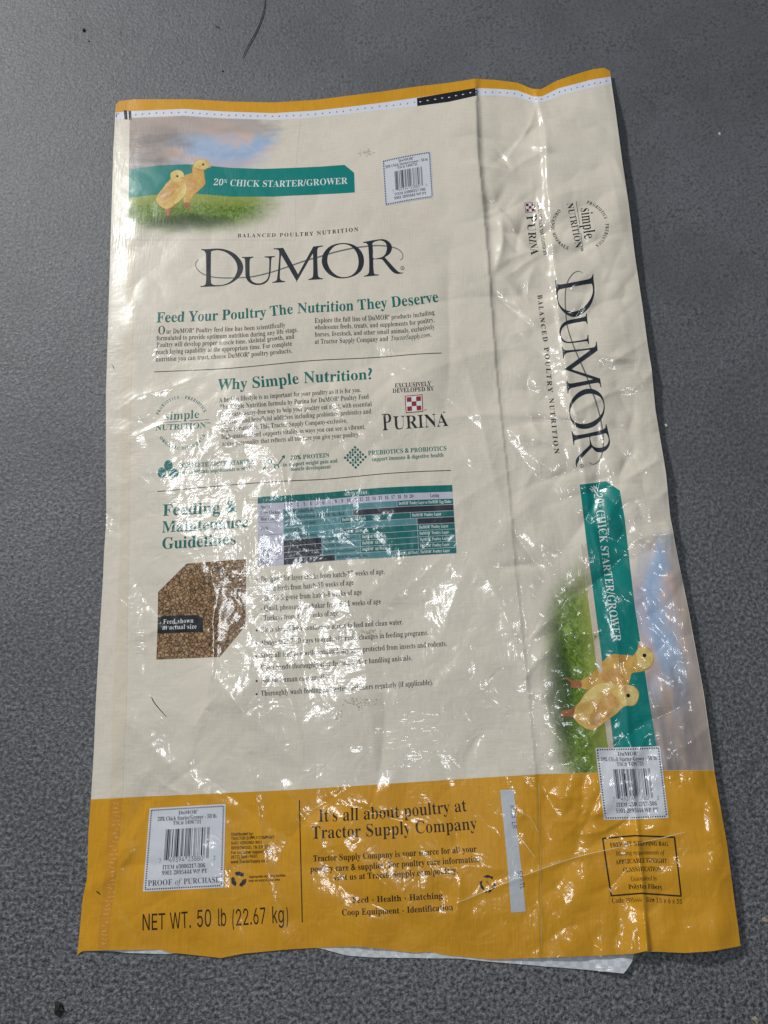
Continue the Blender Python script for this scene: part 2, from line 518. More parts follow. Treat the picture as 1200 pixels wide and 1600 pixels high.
# outlines of the letters: kind+character | advance | closed outlines as x y pairs, 500 units per em
GLYPHS = """
bA|218|-4 0 -4 9 5 11 12 15 25 37 103 233 112 233 192 43 206 17 212 11 222 9 222 0 115 0 115 9 135 13 142 23 136 41 126 66 52 66 39 35 38 29 37 24 43 13 62 9 64 9 64 0|57 80 121 80 88 160
ba|172|127 -5 113 -3 104 5 100 17 76 1 48 -4 32 -2 20 6 13 17 10 32 15 52 32 68 59 82 99 95 99 121 98 133 93 141 85 146 74 148 58 145 52 137 57 128 61 116 60 107 55 101 48 97 39 95 29 97 22 102 18 109 16 118 19 129 25 139 34 147 47 154 63 158 81 159 112 156 132 146 143 129 146 105 146 31 147 20 152 17 160 21 165 14 147 0|76 17 87 20 99 32 99 85 77 76 64 61 59 42 63 23
bB|221|8 0 8 9 22 11 31 16 36 26 37 41 37 184 35 206 26 216 8 219 8 228 110 228 142 226 166 219 184 209 195 194 198 175 192 151 174 134 143 124 180 112 202 92 209 66 203 38 186 17 157 4 119 0|91 126 94 126 117 128 132 136 140 150 142 173 140 192 135 206 124 214 108 217 99 216 94 212 91 195|111 12 129 15 142 25 148 41 150 64 147 88 139 104 123 113 99 116 91 116 91 33 95 17 101 13
bb|180|21 -6 21 194 18 214 4 220 4 228 69 228 69 139 88 154 110 159 127 157 142 149 154 138 163 123 169 104 171 83 169 59 161 38 150 20 135 6 117 -2 96 -5 74 0 52 14 27 -6|91 7 106 11 116 25 121 47 123 80 121 107 116 125 106 136 92 140 78 135 72 129 69 121 69 34 72 19 79 10
bC|234|128 -5 97 -2 69 10 45 28 28 52 17 81 13 114 17 147 28 175 46 199 69 217 98 229 130 233 155 230 184 220 194 218 204 221 210 233 218 233 218 154 210 154 196 182 178 203 157 217 133 222 111 217 94 204 82 183 74 152 72 113 75 77 83 48 96 28 115 16 139 12 159 14 179 22 198 35 214 53 224 44 198 17 166 0
bc|147|78 -5 60 -2 43 5 29 18 19 34 12 53 10 75 12 98 20 118 32 135 48 148 67 157 87 160 109 157 125 149 135 137 139 123 137 114 133 108 127 103 118 102 107 105 100 112 98 125 98 131 99 136 95 145 85 148 69 142 59 124 56 94 59 61 69 38 83 24 102 19 119 23 136 36 142 30 124 11 103 -1
bD|248|10 0 10 9 23 11 31 15 36 23 37 37 37 187 35 203 30 213 21 218 7 219 7 228 111 228 148 224 178 215 203 198 220 176 231 148 234 114 229 73 215 41 191 18 157 5 114 0|111 12 131 15 147 23 160 37 171 69 175 115 173 151 165 180 152 200 134 213 111 217 101 215 95 212 91 192 91 36 95 17 101 13
bd|185|70 -5 53 -2 39 5 27 17 17 33 12 52 10 74 12 98 18 119 28 136 41 149 56 157 73 159 94 154 111 140 111 200 110 209 106 215 88 220 88 228 160 228 160 38 162 20 167 16 177 14 177 5 147 3 111 -5 111 19 94 1|86 14 93 16 101 21 107 28 111 38 111 121 109 129 103 135 87 140 74 136 65 125 60 105 59 77 60 49 65 29 73 18
bE|221|7 0 7 8 22 10 31 15 36 24 38 39 38 184 36 202 31 213 22 218 8 219 8 228 199 228 199 160 192 160 184 186 170 203 148 212 116 215 100 214 93 208 91 194 91 123 97 123 116 126 130 134 138 150 144 173 152 173 152 59 144 59 137 91 130 100 120 107 93 111 91 111 91 34 93 23 96 17 115 14 138 15 157 19 172 27 185 37 196 52 206 72 215 72 201 0
be|150|77 -5 59 -2 42 5 29 18 18 34 12 55 10 79 12 101 19 120 30 136 43 149 60 157 79 159 104 154 124 140 137 117 141 87 141 83 58 83 63 49 77 28 100 21 118 27 135 43 142 36 124 13 102 0|58 96 101 96 101 107 97 139 90 146 81 148 68 143 61 128 58 102
bF|202|8 0 8 9 22 11 31 17 36 26 37 42 37 187 36 202 31 212 22 217 7 219 7 228 197 228 197 160 189 160 184 178 178 193 168 203 155 210 137 214 115 216 100 215 93 211 91 199 91 124 95 124 114 126 128 135 137 150 142 173 151 173 151 59 142 59 137 84 128 100 114 109 94 112 91 112 91 40 94 21 98 15 105 12 128 9 128 0
bf|107|7 0 7 8 20 11 25 17 26 37 26 138 8 138 8 155 26 155 26 177 30 200 42 218 62 229 87 232 106 230 120 223 129 212 132 200 130 190 126 183 120 179 112 178 98 183 94 188 92 195 96 210 98 213 99 216 97 220 90 222 81 220 77 215 74 195 74 155 102 155 102 138 74 138 74 33 75 20 79 13 87 9 100 8 100 0
bG|254|134 -5 100 -1 71 10 47 28 29 51 18 81 14 115 18 147 29 176 46 200 70 218 97 229 129 233 156 230 185 220 194 218 203 221 210 233 219 233 219 154 210 154 202 173 191 189 179 203 165 213 149 219 134 222 112 217 95 204 83 183 75 153 73 114 77 67 90 34 103 19 119 9 138 6 154 8 164 14 169 23 171 36 171 64 170 77 165 85 154 89 138 91 138 99 250 99 250 91 236 89 228 85 224 77 223 64 223 14 179 0
bg|164|73 -70 44 -68 24 -61 11 -50 7 -37 14 -23 34 -13 17 0 12 15 14 27 21 37 33 46 51 55 29 67 16 84 11 106 13 121 20 134 30 144 44 152 60 157 79 159 98 157 117 152 158 152 158 134 134 134 143 119 146 102 144 88 138 76 129 65 117 58 102 53 86 51 78 52 71 52 56 47 52 42 50 36 55 27 71 25 88 25 129 20 143 15 151 6 156 -5 158 -18 152 -40 136 -56 110 -67|79 62 89 65 95 73 99 86 100 105 99 125 95 138 89 146 79 148 69 146 62 138 58 125 57 105 58 86 62 73 69 65|80 -58 109 -55 126 -47 132 -33 130 -25 125 -21 102 -17 48 -17 40 -26 37 -36 39 -45 47 -52 61 -56
bH|262|8 0 8 9 22 11 31 16 36 25 37 40 37 189 36 203 31 212 22 217 8 219 8 228 121 228 121 219 102 216 93 208 91 189 91 125 171 125 171 189 169 208 160 216 141 219 141 228 254 228 254 219 239 217 230 212 226 203 225 189 225 40 226 26 231 16 239 11 254 9 254 0 141 0 141 9 155 11 165 15 169 24 171 40 171 110 91 110 91 40 93 25 97 16 106 11 121 9 121 0
bh|190|9 0 9 8 22 13 26 28 26 199 23 215 18 218 9 220 9 228 74 228 74 133 95 153 122 159 146 153 160 135 165 106 165 28 169 13 174 9 182 8 182 0 101 0 101 8 103 8 114 13 118 28 118 108 115 129 110 134 101 136 87 131 74 118 74 28 77 13 82 9 90 8 90 0
bI|130|7 0 7 9 21 11 31 16 36 24 38 38 38 193 36 206 32 214 22 218 7 219 7 228 122 228 122 219 107 218 98 214 93 206 91 193 91 39 94 22 103 13 123 9 123 0
bi|99|50 181 41 183 32 188 27 196 25 206 27 216 32 224 41 230 50 232 60 230 68 224 74 216 76 206 74 196 68 188 60 183|9 0 9 8 23 13 26 28 26 126 23 142 10 147 10 155 74 155 74 28 77 13 90 8 90 0
bJ|165|54 -33 39 -31 26 -27 14 -20 6 -11 0 0 -2 11 0 22 5 30 13 36 22 37 32 36 40 31 45 23 46 14 42 -1 38 -10 42 -18 52 -20 63 -18 69 -12 74 11 74 183 71 204 67 211 61 215 40 219 40 228 157 228 157 219 138 215 133 211 130 205 128 183 128 44 125 17 116 -5 101 -20 81 -29
bj|105|53 182 43 183 35 189 30 197 28 207 30 217 35 225 43 231 53 232 63 231 71 225 77 217 79 207 77 197 71 189 63 184|18 -70 -5 -65 -22 -53 -26 -44 -28 -35 -26 -26 -22 -20 -16 -16 -7 -14 7 -19 12 -25 13 -33 9 -44 5 -51 8 -57 15 -58 24 -56 29 -50 32 -27 32 125 28 142 22 146 11 147 11 155 80 155 80 -11 76 -37 63 -55 44 -66
bK|255|8 0 8 9 23 11 32 16 36 25 38 40 38 189 36 203 31 212 23 217 8 219 8 228 121 228 121 219 102 216 94 208 91 189 91 117 161 187 171 199 174 209 167 217 145 219 145 228 243 228 243 219 238 219 207 210 172 180 135 142 232 23 243 12 260 9 260 0 140 0 140 9 153 9 161 10 167 17 158 33 100 107 91 99 91 40 93 25 97 16 106 11 121 9 121 0
bk|179|9 0 9 8 23 13 26 28 26 199 24 215 19 218 10 220 10 228 74 228 74 84 113 124 120 132 122 139 118 145 104 147 103 147 103 155 173 155 173 147 154 142 137 130 111 104 173 17 180 10 188 8 188 0 105 0 105 8 108 8 117 10 120 16 116 25 81 74 74 67 74 28 77 13 90 8 90 0
bL|213|8 0 8 9 22 11 31 16 36 25 37 40 37 189 36 204 31 212 22 217 8 219 8 228 125 228 125 219 104 217 98 214 94 208 91 189 91 41 93 24 100 16 117 14 139 15 157 20 172 28 185 40 195 56 204 77 214 77 201 0
bl|100|9 0 9 8 23 13 26 28 26 199 24 215 19 218 10 220 10 228 74 228 74 28 77 13 90 8 90 0
bM|317|7 0 7 9 21 11 31 16 36 25 38 40 38 191 35 208 26 216 7 219 7 228 92 228 158 71 225 228 309 228 309 219 295 217 286 212 282 203 280 189 280 43 282 21 291 12 308 9 308 0 198 0 198 9 216 12 225 22 227 42 227 199 144 0 135 0 53 194 53 40 54 24 60 15 70 10 85 9 85 0
bm|277|9 0 9 8 22 13 26 28 26 127 23 142 18 146 9 147 9 155 73 155 73 132 94 152 119 159 138 156 152 146 160 131 182 152 209 159 233 153 247 135 252 106 252 28 255 13 260 9 268 8 268 0 189 0 189 8 197 9 201 13 205 28 205 108 202 129 197 134 189 136 175 131 162 119 162 28 165 13 170 9 178 8 178 0 100 0 100 8 108 9 112 13 116 28 116 108 113 129 108 134 100 136 85 131 73 118 73 28 76 13 81 10 89 8 89 0
bN|247|201 -5 53 175 53 39 55 24 59 15 68 11 83 9 83 0 9 0 9 9 27 12 36 21 38 39 38 194 18 217 9 219 9 228 78 228 195 84 195 189 193 207 184 216 166 219 166 228 240 228 240 219 225 217 217 212 212 203 211 188 211 -5
bn|190|9 0 9 8 22 13 26 28 26 127 23 142 18 146 9 147 9 155 74 155 74 134 95 153 122 159 146 153 160 135 165 106 165 28 169 13 174 9 182 8 182 0 101 0 101 8 103 8 114 13 118 28 118 108 115 129 110 134 101 136 87 131 74 118 74 28 77 13 82 9 90 8 90 0
bO|263|130 -5 106 -3 84 4 64 15 47 29 33 46 22 67 16 89 14 114 16 138 22 161 33 181 47 199 65 213 85 224 108 231 133 233 157 231 179 224 198 213 216 199 230 182 240 162 247 139 249 114 247 89 240 67 230 46 215 29 198 15 177 4 155 -3|132 6 153 10 169 23 181 45 187 75 190 114 186 160 174 194 155 215 130 222 109 217 93 204 82 183 75 153 73 114 77 67 89 34 108 13
bo|168|84 -5 63 -2 45 6 30 18 19 35 12 55 9 77 12 99 19 119 30 136 45 149 63 157 84 159 105 157 123 149 138 136 149 120 156 100 158 77 156 54 149 34 138 18 123 5 105 -2|84 6 96 9 104 19 109 41 110 77 108 114 104 135 96 146 84 149 72 146 64 135 60 114 58 77 60 41 64 19 72 9
bP|209|8 0 8 9 22 11 31 16 36 25 37 40 37 189 36 203 31 212 22 217 8 219 8 228 107 228 144 226 168 220 183 211 195 199 202 184 204 166 199 140 183 120 157 107 121 103 91 103 91 40 93 25 97 16 106 11 121 9 121 0|91 115 101 115 122 118 136 126 144 142 146 165 144 187 138 203 126 212 108 216 95 212 91 199
bp|186|9 -70 9 -62 20 -59 25 -50 26 -32 26 122 23 142 10 147 10 155 72 155 72 131 83 147 98 156 115 160 132 157 146 149 158 137 167 121 173 102 175 80 173 57 167 36 158 19 146 6 131 -2 113 -5 91 0 74 16 74 -29 76 -49 83 -59 99 -61 99 -70|98 14 111 18 120 30 125 50 126 77 125 104 121 124 113 135 99 139 85 134 74 118 74 34 84 19
bQ|263|189 -58 148 -51 116 -32 93 0 70 10 51 25 35 43 23 64 16 88 14 114 16 138 22 161 33 181 47 199 65 213 85 224 108 231 133 233 157 231 179 224 198 213 216 199 230 182 240 162 247 139 249 114 244 76 227 43 200 17 165 0 180 -22 199 -36 222 -40 246 -37 247 -46 218 -55|133 6 153 10 169 23 181 45 188 75 190 114 186 160 174 194 155 215 130 222 109 217 93 204 82 183 75 153 73 114 77 67 89 34 108 13
bq|182|87 -70 87 -61 107 -57 111 -51 112 -42 112 14 93 0 71 -5 54 -2 39 5 27 17 18 32 12 51 10 72 13 96 20 117 31 135 47 148 65 157 85 160 107 155 129 141 154 160 160 160 160 -42 163 -57 168 -60 177 -61 177 -70|89 15 104 20 109 26 112 34 112 121 109 135 102 144 90 147 75 143 65 131 60 109 58 78 60 50 65 30 75 19
bR|236|8 0 8 9 22 11 31 16 36 25 37 40 37 189 36 203 31 212 22 217 8 219 8 228 108 228 152 224 184 213 202 194 209 167 203 143 186 124 157 112 216 25 226 13 239 9 240 9 240 0 169 0 101 106 91 106 91 40 93 25 97 16 106 11 121 9 121 0|91 117 102 117 124 120 140 129 149 145 152 168 147 194 134 210 112 216 101 214 95 211 91 193
br|144|9 0 9 8 23 13 26 28 26 126 23 143 10 147 10 155 73 155 73 126 82 140 94 151 105 157 117 159 129 157 138 152 143 144 145 133 143 124 139 117 132 113 124 111 111 115 103 125 94 130 87 128 81 121 76 110 75 96 75 28 76 18 79 13 99 8 99 0
bS|195|21 -5 21 79 31 79 41 47 56 25 75 12 98 7 115 10 128 18 137 30 139 45 133 65 112 80 81 95 56 110 38 126 28 144 25 166 27 185 34 201 44 215 58 225 74 231 92 233 115 231 141 224 146 223 150 222 157 225 160 233 170 233 170 160 161 160 155 177 147 192 136 205 124 214 111 220 97 222 82 220 70 213 62 203 60 190 62 178 69 168 94 151 127 136 159 117 169 106 175 94 180 66 177 46 169 29 157 15 140 4 120 -3 96 -5 79 -4 63 0 49 5 42 6 35 4 31 -5
bs|144|76 -5 61 -3 43 3 37 4 30 2 26 -4 18 -4 18 53 27 53 33 34 43 19 56 10 70 7 81 9 89 13 94 20 96 29 92 42 78 52 53 65 38 74 27 85 21 97 18 110 22 130 32 145 49 156 71 160 83 158 99 154 103 153 106 152 111 154 115 160 122 160 122 111 114 111 107 127 98 139 87 146 75 148 65 147 58 143 54 137 52 130 58 116 73 106 96 95 111 86 121 76 127 63 129 47 125 26 114 9 97 -2
bT|212|46 0 46 9 61 10 71 15 76 25 78 40 78 217 75 217 51 213 33 202 20 183 14 159 5 159 5 228 205 228 205 158 197 158 187 191 166 210 134 217 132 217 132 40 133 25 138 15 148 10 164 9 164 0
bt|114|62 -5 44 -2 33 5 26 18 24 36 24 139 10 139 10 150 44 185 64 212 72 212 72 155 104 155 104 139 72 139 72 41 75 25 78 21 84 20 95 24 103 37 111 33 99 12 82 -1
bU|246|124 -6 84 -1 57 14 42 40 37 78 37 189 35 203 30 212 22 217 7 219 7 228 120 228 120 219 101 216 93 208 90 189 90 70 93 44 102 26 116 15 137 11 170 19 190 42 196 80 196 189 195 203 190 212 180 217 164 219 164 228 237 228 237 219 224 216 216 211 213 202 211 189 211 91 206 46 190 16 163 -1
bu|187|65 -5 46 -2 33 9 25 25 23 48 23 124 20 141 15 145 6 147 6 155 71 155 71 37 75 23 81 19 88 18 103 22 114 33 114 124 110 142 105 146 95 147 95 155 162 155 162 35 166 19 180 15 180 6 150 4 114 -5 114 20 105 10 93 2 80 -3
bV|214|106 -6 22 190 11 210 4 216 -7 219 -7 228 105 228 105 219 83 216 78 212 76 205 81 189 129 72 174 189 177 204 176 212 171 216 149 219 149 228 221 228 221 219 212 218 204 214 191 191 115 -6
bv|153|71 -5 19 124 11 141 6 145 -1 147 -1 155 82 155 82 147 78 147 68 145 64 138 65 134 92 61 118 126 121 136 116 144 102 147 102 155 152 155 152 147 144 144 139 139 130 122 80 -5
bW|306|85 -5 16 196 8 214 1 218 -8 219 -8 228 90 228 90 219 75 216 71 212 70 205 74 186 111 77 150 176 143 199 139 209 134 215 115 219 115 228 220 228 220 219 202 216 196 206 199 193 237 83 270 185 274 203 273 211 269 215 252 219 252 228 312 228 312 219 303 216 297 211 287 190 223 -5 214 -5 158 154 95 -5
bw|217|61 -5 8 132 3 142 -5 147 -5 155 69 155 69 147 60 145 57 138 58 133 60 126 83 63 105 118 100 133 95 144 84 147 84 155 162 155 162 147 151 144 148 138 148 134 149 131 168 71 191 128 193 138 190 144 178 147 178 155 223 155 223 147 212 142 206 129 152 -5 144 -5 111 98 70 -5
bX|235|6 0 6 9 26 15 45 33 97 104 39 193 24 213 16 218 8 219 7 219 7 228 122 228 122 219 115 219 100 216 95 208 101 194 132 145 161 187 170 207 164 216 146 219 146 228 229 228 229 219 227 219 213 217 201 211 178 187 140 132 207 29 218 14 231 9 232 9 232 0 119 0 119 9 122 9 139 12 145 20 137 40 105 91 69 40 62 22 68 12 87 9 87 0
bx|160|2 0 2 7 17 15 31 28 61 68 21 132 12 142 2 147 2 155 84 155 84 147 74 145 70 140 75 130 92 103 112 128 117 139 113 145 100 147 100 155 155 155 155 148 141 141 127 127 99 92 146 18 151 11 160 8 160 0 78 0 78 8 89 10 93 15 87 30 69 57 49 31 42 17 46 10 57 7 59 7 59 0
bY|213|51 0 51 9 65 11 74 16 79 25 80 40 80 89 23 193 15 207 7 215 0 218 -7 219 -7 228 103 228 103 219 98 219 83 216 78 208 82 196 124 113 167 183 174 204 168 215 149 219 147 219 147 228 220 228 220 219 204 212 191 196 134 102 134 40 135 25 140 16 149 11 164 9 164 0
by|150|26 -70 15 -68 5 -62 -1 -53 -3 -42 -2 -34 2 -27 9 -21 18 -20 32 -25 36 -30 37 -38 37 -41 37 -44 38 -48 43 -49 49 -46 57 -37 65 -22 70 -2 18 125 12 138 8 144 -2 147 -2 155 81 155 81 147 68 145 64 137 65 133 66 128 93 59 115 121 118 130 119 137 115 145 101 147 101 155 150 155 150 147 143 145 139 140 130 121 81 -12 65 -48 56 -59 48 -65
bZ|221|10 0 10 5 138 215 107 215 71 210 58 203 47 193 38 178 31 158 22 158 29 228 203 228 203 222 77 14 120 14 151 18 175 31 192 51 203 82 212 82 203 0
bz|146|6 0 6 7 84 144 64 144 48 142 36 136 28 125 22 108 13 108 16 155 137 155 137 145 63 12 76 12 97 15 111 22 122 35 130 54 138 54 134 0
b0|188|94 -3 67 1 45 12 30 31 19 55 13 86 11 121 13 155 19 185 30 210 45 228 67 239 94 243 121 239 142 228 157 210 168 185 174 155 176 120 174 85 168 55 157 31 141 12 120 1|94 18 110 25 119 45 123 77 124 120 123 163 119 195 110 215 94 221 79 215 70 195 65 163 63 120 65 77 70 45 79 25
b1|188|33 0 33 18 60 18 68 19 73 22 77 40 77 208 54 183 44 175 34 173 26 175 20 180 16 188 14 198 37 206 66 224 89 241 127 241 127 40 130 24 135 19 144 18 171 18 171 0
b2|188|12 0 12 35 61 85 93 123 109 153 113 186 111 202 106 214 98 220 87 223 72 219 63 208 58 190 56 165 39 166 25 172 16 182 13 198 15 209 21 220 32 230 46 237 64 242 87 243 120 239 144 228 159 211 164 187 160 165 146 140 119 110 77 69 44 37 122 37 132 38 140 43 146 50 150 60 152 71 172 71 171 0
b3|188|82 -3 59 -2 40 2 27 9 17 17 11 27 9 37 12 48 18 56 27 61 38 63 41 44 49 31 63 23 79 20 100 25 108 30 115 40 119 52 121 70 117 87 107 101 91 110 69 113 48 113 48 134 70 134 89 138 102 148 110 164 112 184 111 200 105 212 97 220 85 223 74 221 66 215 58 196 56 171 37 172 24 178 15 187 12 200 17 217 31 231 54 240 86 243 118 240 143 229 159 212 164 188 160 168 149 151 133 137 112 128 140 119 152 111 163 101 170 87 172 69 170 50 165 35 156 22 144 12 115 0
b4|188|60 0 60 18 70 18 89 22 95 29 97 42 97 62 4 62 4 83 100 240 146 240 146 85 181 85 181 62 146 62 146 42 148 29 154 22 174 18 178 18 178 0|28 85 97 85 97 143 98 175 100 208 95 197 87 183 79 169 73 160
b5|188|82 -3 60 -2 42 3 29 9 20 18 15 27 13 37 15 48 21 55 29 59 40 60 44 42 55 26 65 22 77 20 98 25 106 32 113 42 117 56 119 74 116 96 107 111 92 121 73 124 52 122 36 118 20 124 31 240 158 240 160 179 140 179 138 190 133 199 122 203 52 203 47 141 63 144 84 146 119 141 146 128 164 105 170 74 168 54 162 37 153 24 141 14 113 1
b6|188|98 -3 75 0 55 9 38 24 26 47 18 75 15 111 17 138 21 163 28 185 39 205 52 221 69 233 88 241 111 243 130 242 146 238 157 232 164 224 169 216 170 206 168 196 161 188 149 182 130 180 128 200 122 217 116 222 108 223 90 218 76 200 67 172 62 135 80 143 109 147 136 143 158 129 171 107 176 78 171 45 156 19 132 2|99 19 111 22 120 32 125 49 127 74 125 98 119 114 109 123 96 127 77 121 62 110 65 69 73 40 85 24
b7|188|55 0 145 203 56 203 43 199 37 186 35 169 15 169 16 240 177 240 177 223 84 0
b8|188|92 -3 66 -1 46 5 30 16 19 29 12 44 10 61 13 81 24 97 39 110 59 121 42 134 29 148 20 164 18 182 20 197 25 212 35 224 50 234 70 241 96 243 127 239 149 226 163 208 167 184 164 166 155 152 122 130 148 115 165 100 174 83 178 63 172 35 155 14 128 1|101 141 112 149 119 158 124 170 125 185 121 203 111 218 103 222 94 224 82 221 73 213 67 201 65 186 67 171 75 159|93 16 109 19 121 28 128 41 131 58 128 73 119 85 104 96 82 108 63 89 57 76 55 60 58 42 66 28 78 19
b9|188|76 -3 58 -2 44 2 34 9 27 16 21 35 25 47 38 54 43 40 52 28 63 20 78 18 103 29 118 61 125 115 106 99 93 94 78 92 51 97 30 110 16 132 12 162 14 185 21 204 32 221 48 233 66 241 89 243 112 240 132 231 149 216 162 195 170 166 173 130 167 78 160 56 150 36 137 19 120 7 100 -1|92 117 103 118 112 123 125 139 123 176 116 201 105 216 91 221 78 217 68 206 62 189 60 164 64 138 74 122
iT|210|25 0 26 7 29 7 48 10 60 21 70 45 114 209 115 215 113 219 106 220 97 220 63 216 51 210 42 202 30 176 22 177 37 232 230 232 220 175 213 175 214 180 214 186 211 202 205 212 193 218 173 220 159 220 153 218 149 212 104 46 99 21 101 14 106 10 129 7 132 7 130 0
iS|184|77 -5 54 -2 29 5 25 6 21 7 13 4 7 -4 1 -4 13 73 19 73 23 44 34 23 51 10 73 5 85 7 96 12 105 19 112 28 116 40 118 52 114 70 103 87 92 101 77 116 51 148 46 162 44 177 46 193 52 208 62 220 76 230 92 235 111 237 126 237 140 233 151 230 156 228 164 230 169 236 176 236 165 168 160 168 156 194 148 212 134 223 116 227 100 224 88 216 80 204 77 188 79 178 84 167 100 145 116 129 132 112 146 89 150 63 148 45 141 28 130 15 115 4 97 -2
iM|295|-18 0 -16 7 2 9 12 18 20 36 64 192 67 210 65 217 61 221 41 226 43 232 106 232 130 54 248 232 312 232 310 226 307 226 295 224 286 219 279 211 274 196 232 40 230 30 229 22 231 15 235 11 255 7 253 0 161 0 163 6 180 9 190 19 198 41 240 196 109 0 105 0 79 196 38 51 33 24 35 16 39 11 59 6 57 0
iG|271|123 -5 92 -2 65 7 43 21 27 40 17 63 13 90 16 115 24 139 35 162 51 184 70 202 91 217 126 232 164 237 186 235 207 229 223 223 232 221 243 224 252 235 257 235 242 164 236 164 229 190 214 210 193 222 166 226 136 221 109 207 86 183 69 153 57 119 53 87 58 52 73 27 96 11 127 5 144 7 160 13 171 21 177 32 189 79 191 86 191 93 190 100 185 104 161 107 163 113 259 113 257 107 238 104 228 94 225 85 222 73 208 17 167 1
ia|171|25 -4 13 -2 4 5 -1 17 -3 32 0 60 9 88 25 114 45 137 68 153 92 158 108 154 116 140 121 154 146 154 116 45 111 22 112 19 117 17 126 23 141 40 146 36 120 6 98 -4 87 0 84 11 95 59 77 31 60 12 43 0|41 16 49 18 58 24 76 43 93 71 105 101 109 129 105 144 92 149 77 145 62 133 48 113 37 88 29 61 27 37 30 21
ib|170|41 -4 23 -2 9 3 1 10 -2 18 -1 25 44 202 46 212 46 218 43 226 31 228 25 228 27 234 47 236 61 239 78 243 81 243 81 240 51 125 69 144 87 155 107 158 126 155 140 145 150 129 153 109 151 89 144 69 133 50 119 32 102 17 83 6 62 -2|47 5 66 8 84 20 100 37 112 59 120 83 123 105 121 121 115 132 105 139 93 142 77 138 63 127 51 109 41 83 27 33 25 19 30 8
ic|149|50 -4 29 0 13 11 3 30 0 54 1 71 6 87 24 119 51 143 75 154 100 158 114 156 124 151 131 143 133 133 129 119 123 115 117 114 106 118 102 128 103 134 107 140 109 142 110 145 107 148 99 149 81 146 65 135 51 119 39 98 32 75 30 54 32 36 38 23 48 14 61 11 87 19 114 41 119 35 96 13 73 0
id|177|31 -4 16 -1 5 7 -2 20 -4 37 -3 53 3 72 22 109 50 139 73 154 96 158 112 155 121 147 136 208 137 213 138 218 134 225 122 227 117 227 118 234 153 239 169 243 172 240 172 237 171 234 120 40 118 30 117 22 119 17 125 15 136 21 153 40 158 36 131 6 120 -2 108 -4 96 0 91 13 101 56 83 29 66 11 49 0|45 14 54 16 64 22 83 43 99 71 111 102 116 130 111 145 106 149 99 150 83 146 66 134 51 115 38 89 29 62 26 39 27 28 31 20 37 15
ie|144|44 -3 25 0 10 10 1 27 -2 49 0 66 5 83 23 115 50 142 74 154 98 158 111 157 121 152 127 144 129 133 123 113 104 95 73 80 31 71 29 59 28 49 32 29 42 17 59 13 84 20 110 41 116 36 99 18 82 6 64 -1|32 79 62 86 84 99 98 116 102 136 99 146 90 149 79 147 68 140 48 115
if|99|-24 -77 -33 -75 -40 -71 -44 -65 -46 -58 -43 -47 -33 -43 -25 -46 -22 -54 -23 -59 -25 -63 -21 -67 -12 -64 -5 -54 1 -37 7 -12 36 141 3 141 6 152 38 152 42 170 52 201 67 224 86 239 108 243 120 242 129 237 136 229 138 219 134 208 122 204 112 207 109 217 110 221 110 224 112 228 109 232 103 234 91 230 81 215 74 192 66 152 105 152 103 141 64 141 50 75 34 4 16 -43 4 -61 -9 -73
ig|143|32 -77 8 -74 -10 -65 -22 -53 -26 -37 -21 -19 -6 -3 18 12 7 19 3 29 11 42 29 60 11 76 5 97 7 113 14 128 26 141 40 151 57 157 76 159 103 153 123 148 145 148 145 133 122 133 124 118 122 102 115 87 104 74 89 65 73 59 55 57 41 58 33 50 30 43 37 35 56 27 79 19 97 9 108 -3 111 -20 109 -36 102 -50 90 -61 74 -70 54 -75|56 64 66 67 75 73 90 95 95 125 94 136 89 144 82 149 74 151 64 149 54 143 39 120 35 106 33 91 36 76 43 67|38 -66 66 -62 82 -50 88 -30 86 -22 82 -16 66 -5 47 3 26 9 3 -10 -5 -32 0 -51 14 -62
ii|89|61 197 49 202 44 214 49 226 61 231 73 226 79 214 74 202|16 -4 4 1 0 14 2 27 6 43 28 121 29 127 30 132 29 138 25 141 9 144 10 149 32 152 48 155 62 158 65 154 65 151 64 148 32 39 29 26 31 19 36 16 48 23 65 42 70 37 51 14 33 1
ij|87|62 197 50 202 45 214 50 226 62 231 74 226 80 214 75 202|-25 -77 -34 -75 -42 -70 -47 -64 -48 -55 -45 -45 -36 -42 -28 -45 -25 -54 -25 -58 -26 -63 -24 -66 -21 -67 -14 -62 -6 -44 3 -13 12 34 31 124 31 128 31 132 28 141 9 144 11 150 30 152 45 155 59 158 62 157 63 153 37 29 25 -18 10 -50 -6 -70
ik|170|109 -4 100 -2 94 5 80 32 60 80 39 64 20 0 -7 0 51 207 53 217 49 226 36 228 31 228 33 234 55 237 70 240 79 243 84 243 88 240 86 233 42 79 97 120 110 131 115 140 111 145 99 147 101 153 169 153 167 147 166 147 146 142 123 128 82 96 107 36 114 23 124 18 136 23 150 40 155 34 143 18 131 6 119 -1
il|86|16 -4 4 1 -1 13 1 27 7 50 49 206 51 216 50 223 46 227 29 229 30 235 52 238 67 241 82 243 86 240 84 233 31 42 28 25 29 19 34 17 45 23 61 41 66 36 52 18 39 6 26 -1
im|275|205 -4 192 1 188 15 192 39 212 109 215 127 213 135 206 137 196 135 186 129 162 105 140 69 125 36 114 0 88 0 118 101 123 129 120 135 113 137 98 131 78 115 57 89 43 64 32 35 20 0 -6 0 25 106 29 122 31 132 29 137 25 141 8 144 10 150 47 155 57 157 61 158 65 154 65 151 64 148 45 89 77 127 106 150 132 158 147 153 152 138 142 92 172 129 199 151 224 158 239 153 244 138 243 126 239 111 218 33 217 29 217 25 218 19 223 17 234 24 241 32 249 43 254 38 238 15 221 1
